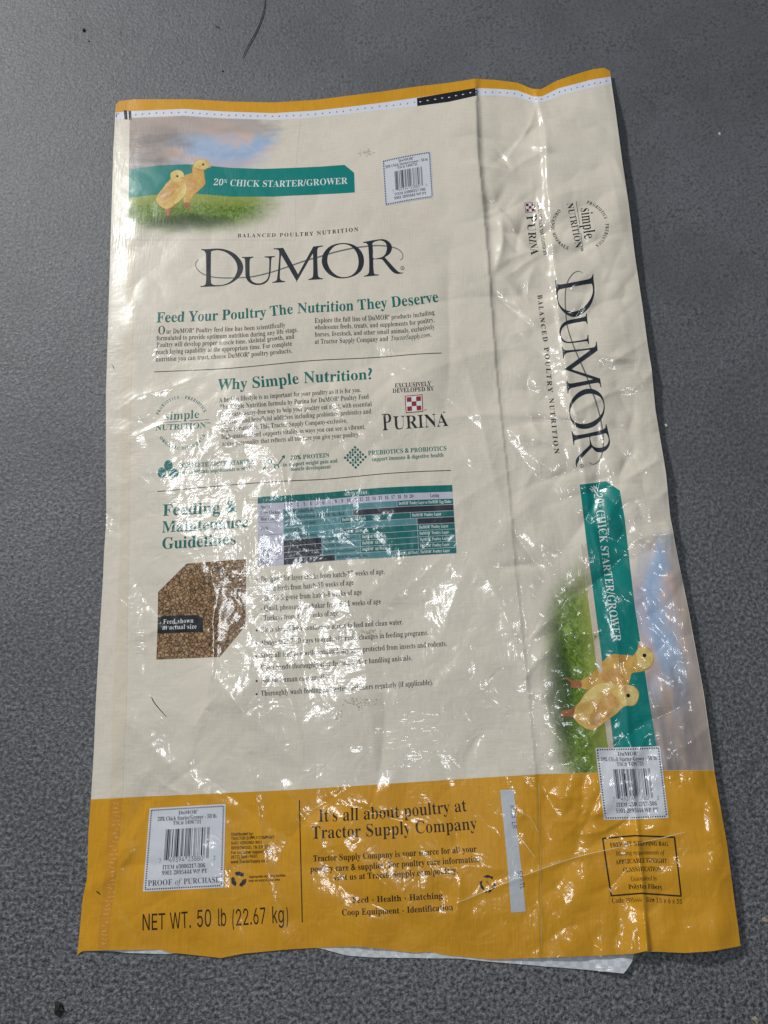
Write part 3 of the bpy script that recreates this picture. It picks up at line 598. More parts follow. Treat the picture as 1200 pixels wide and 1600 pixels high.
in|182|111 -4 99 0 94 14 108 70 121 127 119 135 112 137 98 132 80 116 61 95 46 71 34 41 21 0 -6 0 27 110 31 131 27 140 11 142 9 142 10 148 34 152 50 155 65 158 66 157 66 154 46 89 71 119 94 141 115 153 132 157 146 153 151 139 150 126 146 111 127 44 124 32 123 25 124 19 130 17 141 24 156 45 161 41 145 16 128 1
io|175|53 -4 30 0 13 11 2 28 -2 51 0 70 7 89 17 107 31 124 47 138 64 149 82 156 101 158 124 154 142 143 153 126 157 103 155 86 150 69 130 37 102 11 78 0|56 6 70 8 83 16 95 28 106 43 121 78 127 113 124 133 115 145 99 149 82 146 66 134 51 115 39 92 31 66 28 42 30 26 35 15 44 8
ip|170|-48 -75 -46 -69 -33 -67 -24 -63 -19 -55 -14 -43 27 118 29 125 30 131 29 137 26 140 8 143 10 149 31 151 47 154 62 158 65 155 64 149 56 125 74 143 93 154 113 158 130 155 143 146 151 132 154 113 152 93 145 72 135 53 122 34 106 19 89 7 70 -1 50 -4 36 -2 25 3 15 -41 11 -57 13 -62 18 -66 38 -69 37 -75|50 5 64 7 78 15 90 26 101 41 118 77 124 114 122 126 118 135 110 141 100 143 83 139 68 126 55 107 46 81 33 32 32 26 31 20 36 8
iq|170|40 -75 42 -69 60 -67 69 -60 76 -41 102 53 84 28 66 11 47 0 29 -3 14 0 4 8 -3 21 -5 39 -3 58 3 77 23 113 37 128 52 141 75 154 97 158 117 153 127 138 132 154 157 154 105 -35 102 -49 101 -56 102 -62 106 -66 123 -69 126 -69 126 -75|45 15 59 18 74 28 89 46 104 73 116 100 120 124 118 134 114 142 108 147 99 149 87 147 76 140 53 117 36 87 28 63 26 41 27 30 31 21 37 16
ir|112|-6 0 23 104 28 130 27 136 23 139 6 142 7 148 30 152 45 155 59 158 62 157 62 154 45 90 69 128 88 151 104 158 115 154 119 141 117 133 113 126 107 122 100 120 90 124 85 134 59 100 37 55 20 0
is|124|39 -4 16 0 3 3 -2 2 -4 -2 -11 -2 -4 53 2 53 5 32 12 17 22 8 36 5 46 7 55 13 61 22 63 34 60 47 52 60 42 73 32 87 23 103 20 119 23 134 32 147 45 155 61 158 83 155 97 151 102 153 104 157 110 157 103 107 98 107 92 131 81 145 65 149 57 148 51 144 47 138 45 130 48 118 58 104 68 91 78 77 86 61 90 44 88 32 83 20 75 10 65 3 53 -2
it|93|16 -4 4 0 0 13 1 22 3 31 33 141 10 141 11 148 31 156 50 172 68 196 76 196 63 152 91 152 89 141 60 141 33 39 30 22 31 17 36 15 47 21 62 40 67 34 41 5
iu|182|23 -4 14 -3 7 2 3 9 2 19 4 34 9 58 25 114 27 123 28 133 27 138 23 142 7 144 8 150 30 153 45 155 59 158 64 156 63 152 62 148 35 53 31 37 30 27 32 19 40 16 50 19 62 27 88 57 113 102 131 154 157 154 128 46 123 24 125 18 130 16 142 23 157 42 162 37 146 14 129 1 111 -4 99 0 94 13 99 41 110 77 85 41 63 16 43 1
iv|148|31 -4 25 85 22 116 18 133 11 140 0 143 -3 143 -2 149 14 152 26 155 34 157 40 158 47 142 51 94 55 29 82 58 102 85 116 106 120 120 116 127 108 135 104 144 109 155 120 158 127 157 132 153 136 137 130 113 111 81 80 43 38 -4
iw|223|24 -4 22 87 20 117 16 134 10 142 0 144 -2 144 -1 150 15 153 27 156 35 158 40 158 46 140 48 86 49 46 119 158 125 158 138 35 162 64 186 98 194 120 188 130 183 136 181 143 185 154 196 158 202 157 207 152 211 137 201 104 170 58 120 -4 115 -4 102 110 30 -4
ix|139|77 -4 69 -3 63 2 54 29 47 60 23 27 4 5 -6 -1 -16 -3 -27 1 -31 11 -27 21 -17 26 -9 23 -1 20 7 23 15 32 45 74 35 123 28 138 14 143 6 142 -1 141 0 148 32 154 41 157 48 158 53 156 56 148 65 103 89 135 101 151 110 156 119 157 131 154 135 144 131 134 122 131 113 133 109 135 106 135 98 132 68 90 78 44 81 32 84 24 87 19 92 17 104 24 119 43 124 38 98 6
iy|135|-22 -77 -34 -73 -39 -62 -35 -53 -24 -49 -15 -52 -4 -54 5 -49 17 -35 40 -3 22 88 18 108 14 122 5 138 -2 142 -12 144 -11 149 4 152 16 155 31 158 37 151 42 129 50 89 61 29 86 69 100 93 106 107 108 117 106 124 100 130 95 134 92 144 96 154 107 158 114 156 120 152 125 136 119 112 104 79 88 51 66 17 43 -17 19 -47 -3 -69 -13 -75
iz|133|72 -4 57 -3 38 2 6 8 -3 6 -13 -1 -15 -2 -17 -2 -21 1 -16 9 94 130 75 128 53 132 35 135 22 132 13 119 8 122 20 149 28 155 37 157 52 156 70 153 88 149 99 148 116 153 125 158 129 154 128 151 125 147 13 25 33 27 57 24 79 20 94 26 105 43 110 40 99 12 87 -1
b&|312|248 170 232 141 211 115 163 170 199 200 219 229 226 261 222 284 210 304 193 320 170 331 144 335 114 331 90 321 72 304 60 282 56 256 62 227 76 200 95 177 53 148 24 115 14 77 18 51 31 28 50 11 73 0 100 -5 132 0 168 16 208 47 247 0 310 0 241 80 275 125 297 170|178 81 154 60 130 46 105 41 85 46 70 59 63 77 70 101 90 122 123 145|104 261 109 277 122 289 141 293 161 288 175 276 180 258 177 241 163 223 136 203 121 219 109 239
b?|167|41 298 63 301 80 296 92 285 96 267 81 224 55 182 40 134 43 114 53 99 70 88 86 142 124 203 145 273 142 293 134 312 118 329 96 341 65 346|77 56 62 51 51 41 47 26 51 10 62 0 77 -5 92 0 103 10 107 26 103 41 92 51
b(|162|84 116 91 202 115 279 156 347 129 347 96 308 69 264 49 217 36 167 32 116 36 65 49 15 69 -32 96 -76 129 -115 156 -115 115 -47 91 30
b)|162|78 116 70 30 46 -47 6 -115 33 -115 65 -76 92 -32 112 15 125 65 130 116 125 167 112 217 92 264 65 308 33 347 6 347 46 279 70 202
b%|340|251 111 271 106 285 91 291 72 285 51 271 37 251 32 231 37 217 51 212 72 217 91 231 106|251 148 213 138 185 110 175 72 178 47 189 26 206 10 227 -1 251 -5 289 5 317 33 328 72 317 110 289 138|301 346 264 346 39 -5 77 -5|89 345 51 335 23 307 13 269 16 244 27 223 44 207 65 196 89 192 127 203 155 230 166 269 155 307 127 335|89 308 109 303 123 288 128 269 123 248 109 234 89 229 69 234 55 248 50 269 55 288 69 303
b#|292|98 309 78 211 1 211 1 177 71 177 53 92 1 92 1 57 46 57 25 -41 61 -41 82 57 179 57 158 -41 194 -41 215 57 292 57 292 92 222 92 240 177 292 177 292 211 247 211 267 309 231 309 211 211 114 211 134 309|107 177 204 177 186 92 89 92
b'|94|37 231 58 231 69 300 69 358 25 358 25 300
b.|110|55 56 39 51 29 41 25 26 29 10 39 0 55 -5 70 0 80 10 85 26 80 41 70 51
b,|110|30 -59 62 -42 82 -16 88 13 84 39 71 55 53 62 37 58 27 48 23 33 26 19 35 9 48 5 49 -15 43 -34 30 -50
b-|162|142 134 20 134 20 87 142 87
b/|141|4 -5 39 -5 137 346 102 346
b+|292|126 295 126 197 28 197 28 156 126 156 126 59 167 59 167 156 264 156 264 197 167 197 167 295
b:|110|55 229 39 225 29 214 25 199 29 184 39 173 55 169 70 173 80 184 85 199 80 214 70 225|55 56 39 51 29 41 25 26 29 10 39 0 55 -5 70 0 80 10 85 26 80 41 70 51
b;|110|31 -58 62 -41 81 -15 88 19 83 42 72 59 54 66 39 62 28 52 24 35 27 21 37 10 51 6 50 -13 45 -31 31 -48|85 199 80 214 70 225 55 229 39 225 29 214 25 199 29 184 39 173 55 169 70 173 80 184
sN|262|30 0 30 254 68 254 172 91 181 75 194 53 207 27 202 27 200 54 200 79 199 97 199 254 232 254 232 0 193 0 101 145 89 165 74 191 54 226 60 227 61 192 62 164 62 145 62 0
sE|209|30 0 30 254 186 254 186 226 62 226 62 143 178 143 178 114 62 114 62 29 188 29 188 0
sT|224|16 226 16 254 208 254 208 226 128 226 128 0 96 0 96 226
sW|343|78 0 8 254 41 254 82 98 88 73 93 47 98 20 95 20 100 47 106 73 112 98 153 254 190 254 231 98 237 73 243 47 249 20 244 20 249 47 255 73 261 98 302 254 335 254 265 0 228 0 184 161 176 196 168 237 175 237 167 197 159 161 115 0
s5|227|111 -3 89 -1 70 6 54 16 41 30 33 47 30 65 61 65 64 54 69 44 87 30 111 25 125 27 138 32 149 41 157 52 162 66 164 81 162 97 157 111 148 122 137 131 124 137 109 138 84 134 64 123 34 126 48 254 183 254 183 226 75 226 67 151 68 151 89 162 115 167 131 165 147 160 161 153 172 143 182 130 189 116 194 99 195 82 193 58 184 38 171 21 154 8 134 -1
s0|227|113 -3 87 0 65 12 47 31 34 57 27 89 24 127 27 165 35 197 48 223 65 242 87 254 113 258 139 254 161 242 179 223 192 197 200 165 203 127 200 89 192 57 179 31 162 12 140 0|113 25 131 28 145 37 157 52 165 72 170 97 172 127 170 157 165 182 157 203 145 218 131 227 113 230 96 227 82 218 70 203 62 182 56 157 55 127 56 97 62 72 70 52 82 37 96 28
sl|95|70 -1 50 2 37 10 29 24 26 42 26 254 57 254 57 49 60 31 65 27 73 26 80 26 85 27 90 1 81 0
sb|212|115 -4 99 -3 86 2 69 16 59 29 56 29 56 0 26 0 26 254 57 254 57 160 59 160 69 173 86 186 98 191 115 192 137 189 156 180 173 166 185 146 193 122 195 94 193 66 185 42 173 23 157 8 137 -1|110 23 126 26 140 33 150 44 158 58 163 75 164 95 163 114 158 131 150 145 140 156 126 163 110 165 94 163 81 156 70 145 62 131 58 114 56 95 58 75 63 58 70 43 81 32 94 26
s(|137|45 103 50 162 66 221 88 270 118 270 95 214 81 157 76 103 80 57 94 8 118 -48 88 -48 69 -11 56 27 47 66
s2|227|32 0 32 24 117 114 141 141 155 163 160 186 159 198 154 209 146 218 137 224 112 230 98 228 86 224 77 216 69 207 65 195 64 181 33 181 35 202 43 221 55 237 72 248 91 255 112 258 134 255 153 248 169 237 181 223 188 205 191 186 185 159 168 129 133 90 76 30 76 28 195 28 195 0
s.|94|48 -2 39 -1 31 4 26 12 25 20 26 29 31 37 39 42 48 43 56 42 64 37 69 29 71 20 69 12 64 4 56 -1
s6|227|113 -3 91 -1 71 7 55 20 42 37 34 58 32 81 34 100 40 119 69 170 126 254 161 254 75 131 73 131 83 144 98 153 117 157 139 155 158 147 173 136 185 120 192 101 194 79 192 56 184 36 171 20 155 7 135 -1|113 24 127 26 139 31 149 40 157 51 162 64 164 79 162 94 157 107 149 118 139 126 127 131 113 133 99 131 87 126 77 118 69 107 64 94 62 79 64 64 69 51 77 40 87 31 99 26
s7|227|48 0 162 224 162 226 31 226 31 254 195 254 195 224 82 0
sk|190|55 68 55 106 60 106 142 190 180 190 92 100 89 100|26 0 26 254 57 254 57 0|147 0 74 93 96 114 186 0
sg|213|103 -75 84 -74 67 -70 41 -55 25 -35 51 -20 61 -33 77 -44 103 -49 124 -46 141 -38 152 -23 156 -3 156 34 153 34 143 21 126 8 114 4 97 2 76 5 56 13 40 27 28 45 20 68 17 96 20 123 27 147 40 166 56 180 76 189 98 192 114 191 127 186 144 173 154 159 157 159 157 190 186 190 186 -4 183 -27 175 -45 162 -59 145 -68 125 -73|102 30 118 32 132 38 142 47 150 61 155 77 156 96 155 115 150 132 142 146 132 156 119 163 102 165 86 163 73 156 62 145 54 131 50 115 48 96 50 78 54 61 62 48 73 38 86 32
s)|137|19 -48 43 9 57 58 61 103 56 157 41 214 19 270 48 270 71 221 86 162 92 103 89 65 81 27 67 -11 48 -48
sA|240|8 0 101 254 138 254 231 0 198 0 144 151 132 186 116 239 123 239 106 185 95 151 43 0|55 71 55 99 185 99 185 71
sB|228|30 0 30 254 121 254 145 252 164 245 180 235 190 221 197 205 199 187 198 172 193 160 178 143 157 133 157 131 170 129 182 123 192 114 201 102 207 86 209 68 207 50 200 33 189 20 172 9 151 2 123 0|62 29 122 29 148 31 165 40 175 53 178 68 176 81 171 92 163 102 153 109 140 114 124 115 62 115|62 143 119 143 144 148 154 155 162 163 166 174 168 186 165 202 156 214 141 223 120 226 62 226
sC|255|134 -3 103 1 75 12 52 32 35 58 24 90 20 127 24 165 35 197 52 223 75 242 103 254 134 258 170 252 186 245 201 236 214 224 224 209 232 193 236 174 204 174 195 197 179 214 158 224 134 228 111 225 92 216 75 202 62 182 54 157 52 127 54 97 63 72 75 53 92 38 112 29 134 26 158 30 179 40 195 57 204 80 236 80 232 62 224 45 214 31 201 19 187 9 170 2 153 -2
sD|251|109 0 48 0 48 29 107 29 136 31 159 40 177 55 189 75 197 99 200 128 197 156 190 180 177 200 160 214 138 223 110 226 47 226 47 254 113 254 147 251 176 239 200 221 217 196 227 164 231 128 227 91 217 59 199 34 175 15 145 4|62 254 62 0 30 0 30 254
sF|205|30 0 30 254 185 254 185 226 62 226 62 139 173 139 173 111 62 111 62 0
sG|260|134 -3 102 1 75 13 52 32 35 58 24 90 20 127 24 165 35 197 52 223 74 242 102 254 132 258 152 256 170 252 187 245 202 235 214 222 225 208 232 192 237 174 204 174 194 197 178 213 158 224 133 228 111 225 92 216 75 202 62 182 54 157 52 127 54 97 63 72 75 53 92 38 112 29 134 26 155 29 172 36 187 47 198 62 205 80 207 101 217 100 141 100 141 128 239 128 239 100 236 71 225 45 209 25 188 9 163 0
sH|258|30 0 30 254 62 254 62 144 196 144 196 254 228 254 228 0 196 0 196 116 62 116 62 0
sI|150|16 0 16 29 59 29 59 226 16 226 16 254 135 254 135 226 91 226 91 29 135 29 135 0
sJ|198|93 -3 62 2 38 16 22 40 17 73 17 86 49 86 49 73 52 52 61 37 75 28 93 25 110 28 124 37 133 52 136 73 136 254 168 254 168 73 163 40 147 16 123 2
sK|233|52 73 52 108 70 131 87 152 106 172 182 254 224 254 116 138 114 138|30 0 30 254 62 254 62 167 62 112 62 97 62 0|186 0 94 130 114 155 224 0
sL|196|30 0 30 254 62 254 62 29 181 29 181 0
sM|314|30 0 30 254 76 254 139 94 144 79 150 61 156 42 161 24 154 24 159 41 165 61 171 79 176 94 238 254 284 254 284 0 252 0 252 145 252 163 253 184 253 207 253 229 256 229 249 205 241 181 234 161 228 145 171 0 143 0 85 145 80 160 72 181 65 204 56 229 59 229 60 208 60 186 61 164 61 145 61 0
sO|267|133 -3 103 1 75 12 52 32 35 58 24 90 20 127 24 165 35 197 52 223 75 242 103 254 133 258 164 254 192 242 215 223 232 197 243 165 247 127 243 90 232 58 215 32 192 12 164 1|133 26 155 29 175 38 191 52 204 72 212 97 215 127 212 157 204 182 191 202 175 216 155 225 133 228 112 225 92 216 75 202 63 182 54 157 52 127 54 97 63 72 75 52 92 38 112 29
sP|222|30 0 30 254 118 254 144 252 166 244 183 231 195 215 202 195 204 174 202 152 195 133 183 116 166 104 144 96 118 93 55 93 55 121 116 121 134 123 149 128 159 136 167 147 171 160 172 174 171 188 167 201 159 211 148 219 134 224 116 226 62 226 62 0
sQ|267|123 80 156 80 185 42 192 32 234 -24 200 -24 173 13 166 23|133 -3 103 1 75 12 52 32 35 58 24 90 20 127 24 165 35 197 52 223 75 242 103 254 133 258 164 254 192 242 215 223 232 197 243 165 247 127 243 90 232 58 215 32 192 12 164 1|133 26 155 29 175 38 191 52 204 72 212 97 215 127 212 157 204 182 191 202 175 216 155 225 133 228 112 225 92 216 75 202 63 182 54 157 52 127 54 97 63 72 75 52 92 38 112 29
sR|224|30 0 30 254 118 254 145 252 167 244 183 232 195 217 202 198 205 176 202 154 195 136 183 120 166 109 145 101 118 99 48 99 48 128 117 128 135 129 149 133 160 141 167 150 171 162 173 176 171 190 167 202 159 212 149 220 134 224 116 226 62 226 62 0|177 0 115 115 151 115 214 0
sS|223|112 -4 86 -2 64 5 46 15 32 30 23 48 19 68 52 68 55 55 62 44 71 35 83 29 112 25 128 26 143 30 155 37 165 46 171 57 173 70 171 81 166 89 148 102 122 111 92 120 64 130 43 145 30 163 26 186 29 206 37 224 51 238 69 249 90 256 114 258 137 256 158 249 175 238 189 224 197 208 200 189 169 189 163 206 151 219 134 227 112 229 97 228 84 224 73 218 64 209 59 199 58 188 60 176 65 167 85 154 106 147 132 140 156 132 179 119 197 99 202 85 204 69 201 50 193 32 180 17 162 5 139 -2
sU|259|129 -4 101 -1 77 8 57 22 42 40 33 62 30 87 30 254 62 254 62 89 64 72 70 57 80 44 94 34 110 28 129 26 149 28 165 34 179 44 188 57 194 72 196 89 196 254 229 254 229 87 226 62 216 40 201 22 182 8 157 -1
sV|240|102 0 8 254 42 254 96 103 108 69 124 15 117 15 133 69 145 103 197 254 231 254 139 0
sX|237|9 0 109 142 109 118 15 254 52 254 89 200 102 181 112 164 122 146 116 146 126 164 136 181 149 200 187 254 223 254 129 119 129 143 228 0 191 0 146 65 134 83 125 98 115 116 122 116 113 98 103 83 91 65 46 0
sY|236|102 0 102 104 8 254 46 254 96 172 111 146 125 115 112 115 126 146 140 172 191 254 228 254 134 104 134 0
sZ|219|21 0 21 23 137 193 153 215 170 238 174 227 143 226 111 226 20 226 20 254 198 254 198 231 84 64 67 40 49 17 45 27 76 28 107 29 200 29 200 0
sa|195|80 -4 63 -3 47 2 34 11 24 22 17 37 15 54 17 69 22 80 29 90 39 97 63 105 89 110 117 113 133 117 136 121 138 127 138 128 133 148 120 161 98 165 75 161 59 150 50 137 20 146 29 161 39 173 52 182 66 188 97 192 119 190 143 180 153 172 161 160 167 145 168 126 168 0 138 0 138 26 136 26 126 12 108 1|85 23 101 24 114 29 124 37 132 47 136 57 138 69 138 95 130 91 116 88 100 86 88 84 67 79 52 70 47 62 46 52 51 36 65 26
sc|198|104 -4 79 -1 58 8 41 23 28 43 20 66 17 94 20 122 28 146 41 165 58 180 79 189 104 192 130 189 153 178 170 161 181 138 151 131 145 145 135 155 121 162 104 165 86 162 73 155 62 144 54 129 50 112 48 94 50 75 54 59 62 44 73 33 86 26 104 23 121 26 135 33 146 44 152 59 181 51 171 28 153 11 130 0
sd|212|98 -4 75 -1 56 8 40 23 27 42 20 66 17 94 20 122 27 146 40 166 56 180 75 189 98 192 114 191 126 186 144 173 153 160 155 160 155 254 186 254 186 0 156 0 156 29 153 29 143 16 126 2 114 -3|102 23 118 26 132 32 142 43 150 58 154 75 156 95 154 114 150 131 142 145 132 156 118 163 102 165 86 163 72 156 62 145 54 131 50 114 48 95 50 75 54 58 62 44 73 33 86 26
se|202|106 -4 80 -1 58 8 41 23 28 42 20 66 17 93 20 121 28 145 40 165 58 180 78 189 103 192 133 187 147 180 160 170 170 157 179 141 184 121 186 97 186 85 37 85 37 110 169 110 155 101 153 119 149 134 141 147 131 157 118 163 103 165 87 163 73 157 62 147 54 135 50 121 48 105 48 89 50 69 55 53 64 40 76 31 90 25 106 23 127 26 143 36 153 53 182 45 177 32 168 20 156 10 141 2 125 -3
sf|127|114 190 114 164 3 164 3 190|40 0 40 216 42 231 48 243 57 252 68 259 94 265 111 263 121 260 114 234 107 236 97 237 85 235 77 230 72 221 71 209 71 0
sh|205|57 113 57 0 26 0 26 254 57 254 57 144 51 144 62 166 76 181 94 189 114 192 132 190 148 184 161 174 170 160 177 142 179 120 179 0 148 0 148 118 145 137 136 152 123 161 105 165 92 163 80 159 71 151 63 141 58 129
si|83|26 0 26 190 57 190 57 0|42 221 34 223 27 227 22 234 21 242 22 249 27 256 34 260 42 262 50 260 57 256 62 249 63 242 62 234 57 227 50 223
sj|83|26 190 57 190 57 -15 55 -31 51 -45 43 -56 32 -65 19 -70 2 -71 -5 -71 -5 -43 1 -43 12 -42 20 -36 25 -27 26 -15|42 221 34 223 27 227 22 234 20 242 22 249 27 256 34 260 42 262 50 260 57 256 61 249 63 242 61 234 57 227 50 223
sm|305|26 0 26 190 56 190 56 148 54 148 59 162 66 173 86 188 110 193 129 190 144 180 154 166 160 147 156 147 161 160 169 172 190 187 218 193 234 191 249 186 261 177 270 164 276 148 278 128 278 0 248 0 248 127 245 145 236 156 224 163 209 165 197 164 187 160 173 145 168 124 168 0 137 0 137 130 134 144 126 156 115 163 100 165 79 160 70 154 63 145 58 133 57 119 57 0
sn|205|57 113 57 0 26 0 26 190 56 190 56 144 51 144 62 166 76 181 94 189 114 192 132 190 147 184 160 174 170 160 176 142 179 120 179 0 148 0 148 118 145 137 136 152 123 161 105 165 92 163 80 159 71 151 63 141 58 129
so|208|104 -4 79 -1 58 8 41 23 28 43 20 66 17 94 20 122 28 146 41 165 58 180 79 189 104 192 128 189 149 180 167 165 180 146 188 122 191 94 188 66 180 43 167 23 149 8 128 -1|104 23 121 26 135 33 146 44 154 59 158 75 160 94 158 112 154 129 146 144 135 155 121 162 104 165 86 162 73 155 62 144 54 129 50 112 48 94 50 75 54 59 62 44 73 33 86 26
sp|212|26 -71 26 190 56 190 56 160 59 160 69 173 86 186 98 191 115 192 137 189 156 180 173 166 185 146 193 122 195 94 193 66 185 42 173 23 157 8 137 -1 115 -4 99 -3 86 2 69 16 59 29 57 29 57 -71|110 23 126 26 140 33 150 44 158 58 163 75 164 95 163 114 158 131 150 145 140 156 126 163 110 165 94 163 81 156 70 145 62 131 58 114 56 95 58 75 63 58 70 43 81 32 94 26
sq|212|186 -71 155 -71 155 29 153 29 143 16 126 2 114 -3 98 -4 75 -1 56 8 40 23 27 42 20 66 17 94 20 122 27 146 40 166 56 180 75 189 98 192 114 191 126 186 144 173 153 160 156 160 156 190 186 190|102 23 118 26 132 32 142 43 150 58 154 75 156 95 154 114 150 131 142 145 132 156 118 163 102 165 86 163 72 156 62 145 54 131 50 114 48 95 50 75 54 58 62 44 73 33 86 26
sr|130|26 0 26 190 56 190 56 160 58 160 65 173 76 184 90 190 107 192 115 192 122 192 122 161 115 162 103 163 91 161 80 157 70 151 63 142 58 131 57 118 57 0
ss|182|91 -4 72 -3 56 2 42 9 31 19 23 32 18 47 47 53 53 40 62 30 75 25 91 23 108 25 122 31 131 40 134 51 132 60 127 68 118 74 106 78 75 85 52 93 36 104 27 119 23 137 26 152 33 166 43 177 58 185 74 190 94 192 112 191 127 186 140 179 149 170 162 145 134 139 129 149 121 158 110 164 94 166 78 164 65 158 57 150 54 139 56 129 62 122 86 111 115 105 137 97 153 86 162 71 166 53 163 37 156 24 145 12 130 3 112 -2
st|114|102 190 102 164 3 164 3 190|32 236 63 236 63 49 64 38 68 31 75 26 85 25 93 26 101 27 107 1 96 -1 84 -2 62 1 46 11 36 26 32 46
su|205|91 -3 73 -1 57 5 44 15 35 29 28 47 26 69 26 190 57 190 57 72 60 52 68 37 82 28 100 25 113 27 125 31 134 38 142 48 146 61 148 76 148 190 179 190 179 0 149 0 149 46 154 46 143 23 129 8 111 0
sv|195|81 0 9 190 42 190 83 78 93 43 103 10 92 10 101 43 112 78 152 190 186 190 113 0
sw|284|69 0 11 190 44 190 67 107 77 68 88 21 82 21 93 67 103 107 126 190 158 190 181 107 191 68 201 21 196 21 206 68 217 107 240 190 272 190 215 0 184 0 159 86 152 112 145 140 138 169 145 169 138 140 131 112 124 86 99 0
sx|189|10 0 86 109 86 86 14 190 50 190 74 153 90 127 104 103 88 103 101 127 117 153 141 190 176 190 104 84 104 107 179 0 143 0 115 43 100 68 86 91 102 91 89 68 74 43 46 0
sy|195|24 -69 31 -43 36 -44 52 -44 65 -37 75 -18 81 -1 9 190 42 190 83 78 93 43 103 10 92 10 101 43 112 78 153 190 186 190 102 -29 88 -54 70 -68 46 -73 32 -72
sz|190|21 0 21 23 127 160 127 161 24 161 24 190 166 190 166 165 63 30 63 28 169 28 169 0
s1|227|38 0 38 27 195 27 195 0|138 254 138 0 106 0 106 224 105 224 43 179 43 213 99 254
s3|227|109 -3 87 -1 66 5 49 15 35 29 26 46 22 66 55 66 57 54 63 44 72 35 83 30 109 25 138 30 149 37 157 46 163 58 165 72 163 86 158 98 150 109 137 117 121 122 101 124 78 124 78 150 144 224 144 226 35 226 35 254 186 254 186 230 106 139 106 144 132 144 154 138 172 127 185 111 194 93 196 72 194 51 185 33 172 18 154 6 133 -1
s4|227|20 53 20 79 123 254 155 254 54 83 54 81 207 81 207 53|141 0 141 61 141 73 141 159 171 159 171 0
s8|227|113 -3 89 -1 68 6 50 17 37 31 29 48 26 68 28 83 33 98 40 110 51 121 63 128 76 132 76 133 59 141 46 154 38 171 35 190 38 209 45 225 57 239 73 249 92 256 113 258 134 256 153 249 169 239 181 225 188 209 191 190 188 171 180 154 167 141 150 133 150 132 164 128 176 121 186 110 194 98 199 83 200 68 198 48 189 31 176 17 158 6 137 -1|113 25 129 26 142 30 153 37 161 46 167 57 168 69 167 83 161 94 153 104 141 111 128 116 113 118 98 116 85 111 73 104 65 94 59 83 58 69 59 57 64 46 73 37 84 30 97 26|113 145 137 150 146 157 154 165 158 176 160 188 158 200 154 210 147 218 138 225 113 230 89 225 79 218 72 210 68 200 66 188 68 176 72 165 79 157 89 150
s9|227|113 258 135 255 155 247 171 234 184 217 192 197 194 173 192 155 186 135 158 84 100 0 65 0 151 124 154 124 144 111 128 101 109 97 87 100 69 107 53 119 41 134 34 154 32 176 34 198 42 218 55 235 71 247 91 255|113 230 99 228 87 223 77 215 69 204 64 191 63 176 64 161 69 148 77 137 87 129 99 123 113 122 127 123 139 129 149 137 157 147 162 160 164 175 162 190 157 204 150 215 139 223 127 228
s,|94|19 -60 34 36 68 36 42 -60
s:|94|48 -2 39 -1 31 4 26 12 25 20 26 29 31 37 39 42 48 43 56 42 64 37 69 29 71 20 69 12 64 4 56 -1|48 135 39 137 31 142 26 149 25 158 26 167 31 174 39 179 48 181 56 179 64 174 69 167 71 158 69 149 64 142 56 137
s-|227|168 122 168 94 57 94 57 122
s/|125|117 266 36 -38 7 -38 89 266
s'|103|39 159 35 254 68 254 64 159"""
# ------------------------------------------------------------------ mesh helpers
def link_mesh(name, verts, faces, mat, parent=None, nrm=None, bag_uv=None, pic_uv=None):
    me = bpy.data.meshes.new(name)
    verts = np.asarray(verts, np.float32)
    nv = len(verts)
    faces = np.asarray(faces, np.int32)
    k = faces.shape[1]
    me.vertices.add(nv)
    me.vertices.foreach_set('co', verts.ravel())
    me.loops.add(faces.size)
    me.loops.foreach_set('vertex_index', faces.ravel())
    me.polygons.add(len(faces))
    me.polygons.foreach_set('loop_start', np.arange(0, faces.size, k, dtype=np.int32))
    me.update(calc_edges=True)
    for nm, uv in (("bag", bag_uv), ("pic", pic_uv)):
        if uv is not None:
            l = me.uv_layers.new(name=nm)
            l.data.foreach_set('uv', np.asarray(uv, np.float32)[faces.ravel()].ravel())
    me.validate()
    me.shade_smooth()
    if nrm is not None and len(me.vertices) == nv:
        me.normals_split_custom_set_from_vertices([tuple(n) for n in nrm])
    me.materials.append(mat)
    o = bpy.data.objects.new(name, me)
    COL.objects.link(o)
    if parent is not None:
        o.parent = parent
        if parent.type == 'EMPTY':
            o.matrix_parent_inverse = Matrix.Translation(-parent.location)
    return o


def build_sheet(name, mat, xy, faces, off, parent, pic=None):
    z = height(xy) + off
    return link_mesh(name, np.column_stack([xy, z]), faces, mat, parent, normals(xy), xy, pic)


def resample(P, step, closed=True):
    P = np.asarray(P, float)
    out = []
    n = len(P)
    for i in range(n if closed else n - 1):
        a, b = P[i], P[(i + 1) % n]
        k = max(1, int(math.ceil(np.linalg.norm(b - a) / step)))
        for j in range(k):
            out.append(a + (b - a) * j / k)
    if not closed:
        out.append(P[-1])
    return np.array(out)


def smooth_closed(P, n=4):
    """Catmull-Rom through the points of a closed outline"""
    P = np.asarray(P, float)
    out = []
    L = len(P)
    for i in range(L):
        p0, p1, p2, p3 = P[i - 1], P[i], P[(i + 1) % L], P[(i + 2) % L]
        for j in range(n):
            t = j / n
            out.append(0.5 * (2 * p1 + (p2 - p0) * t + (2 * p0 - 5 * p1 + 4 * p2 - p3) * t * t + (3 * p1 - p0 - 3 * p2 + p3) * t ** 3))
    return np.array(out)


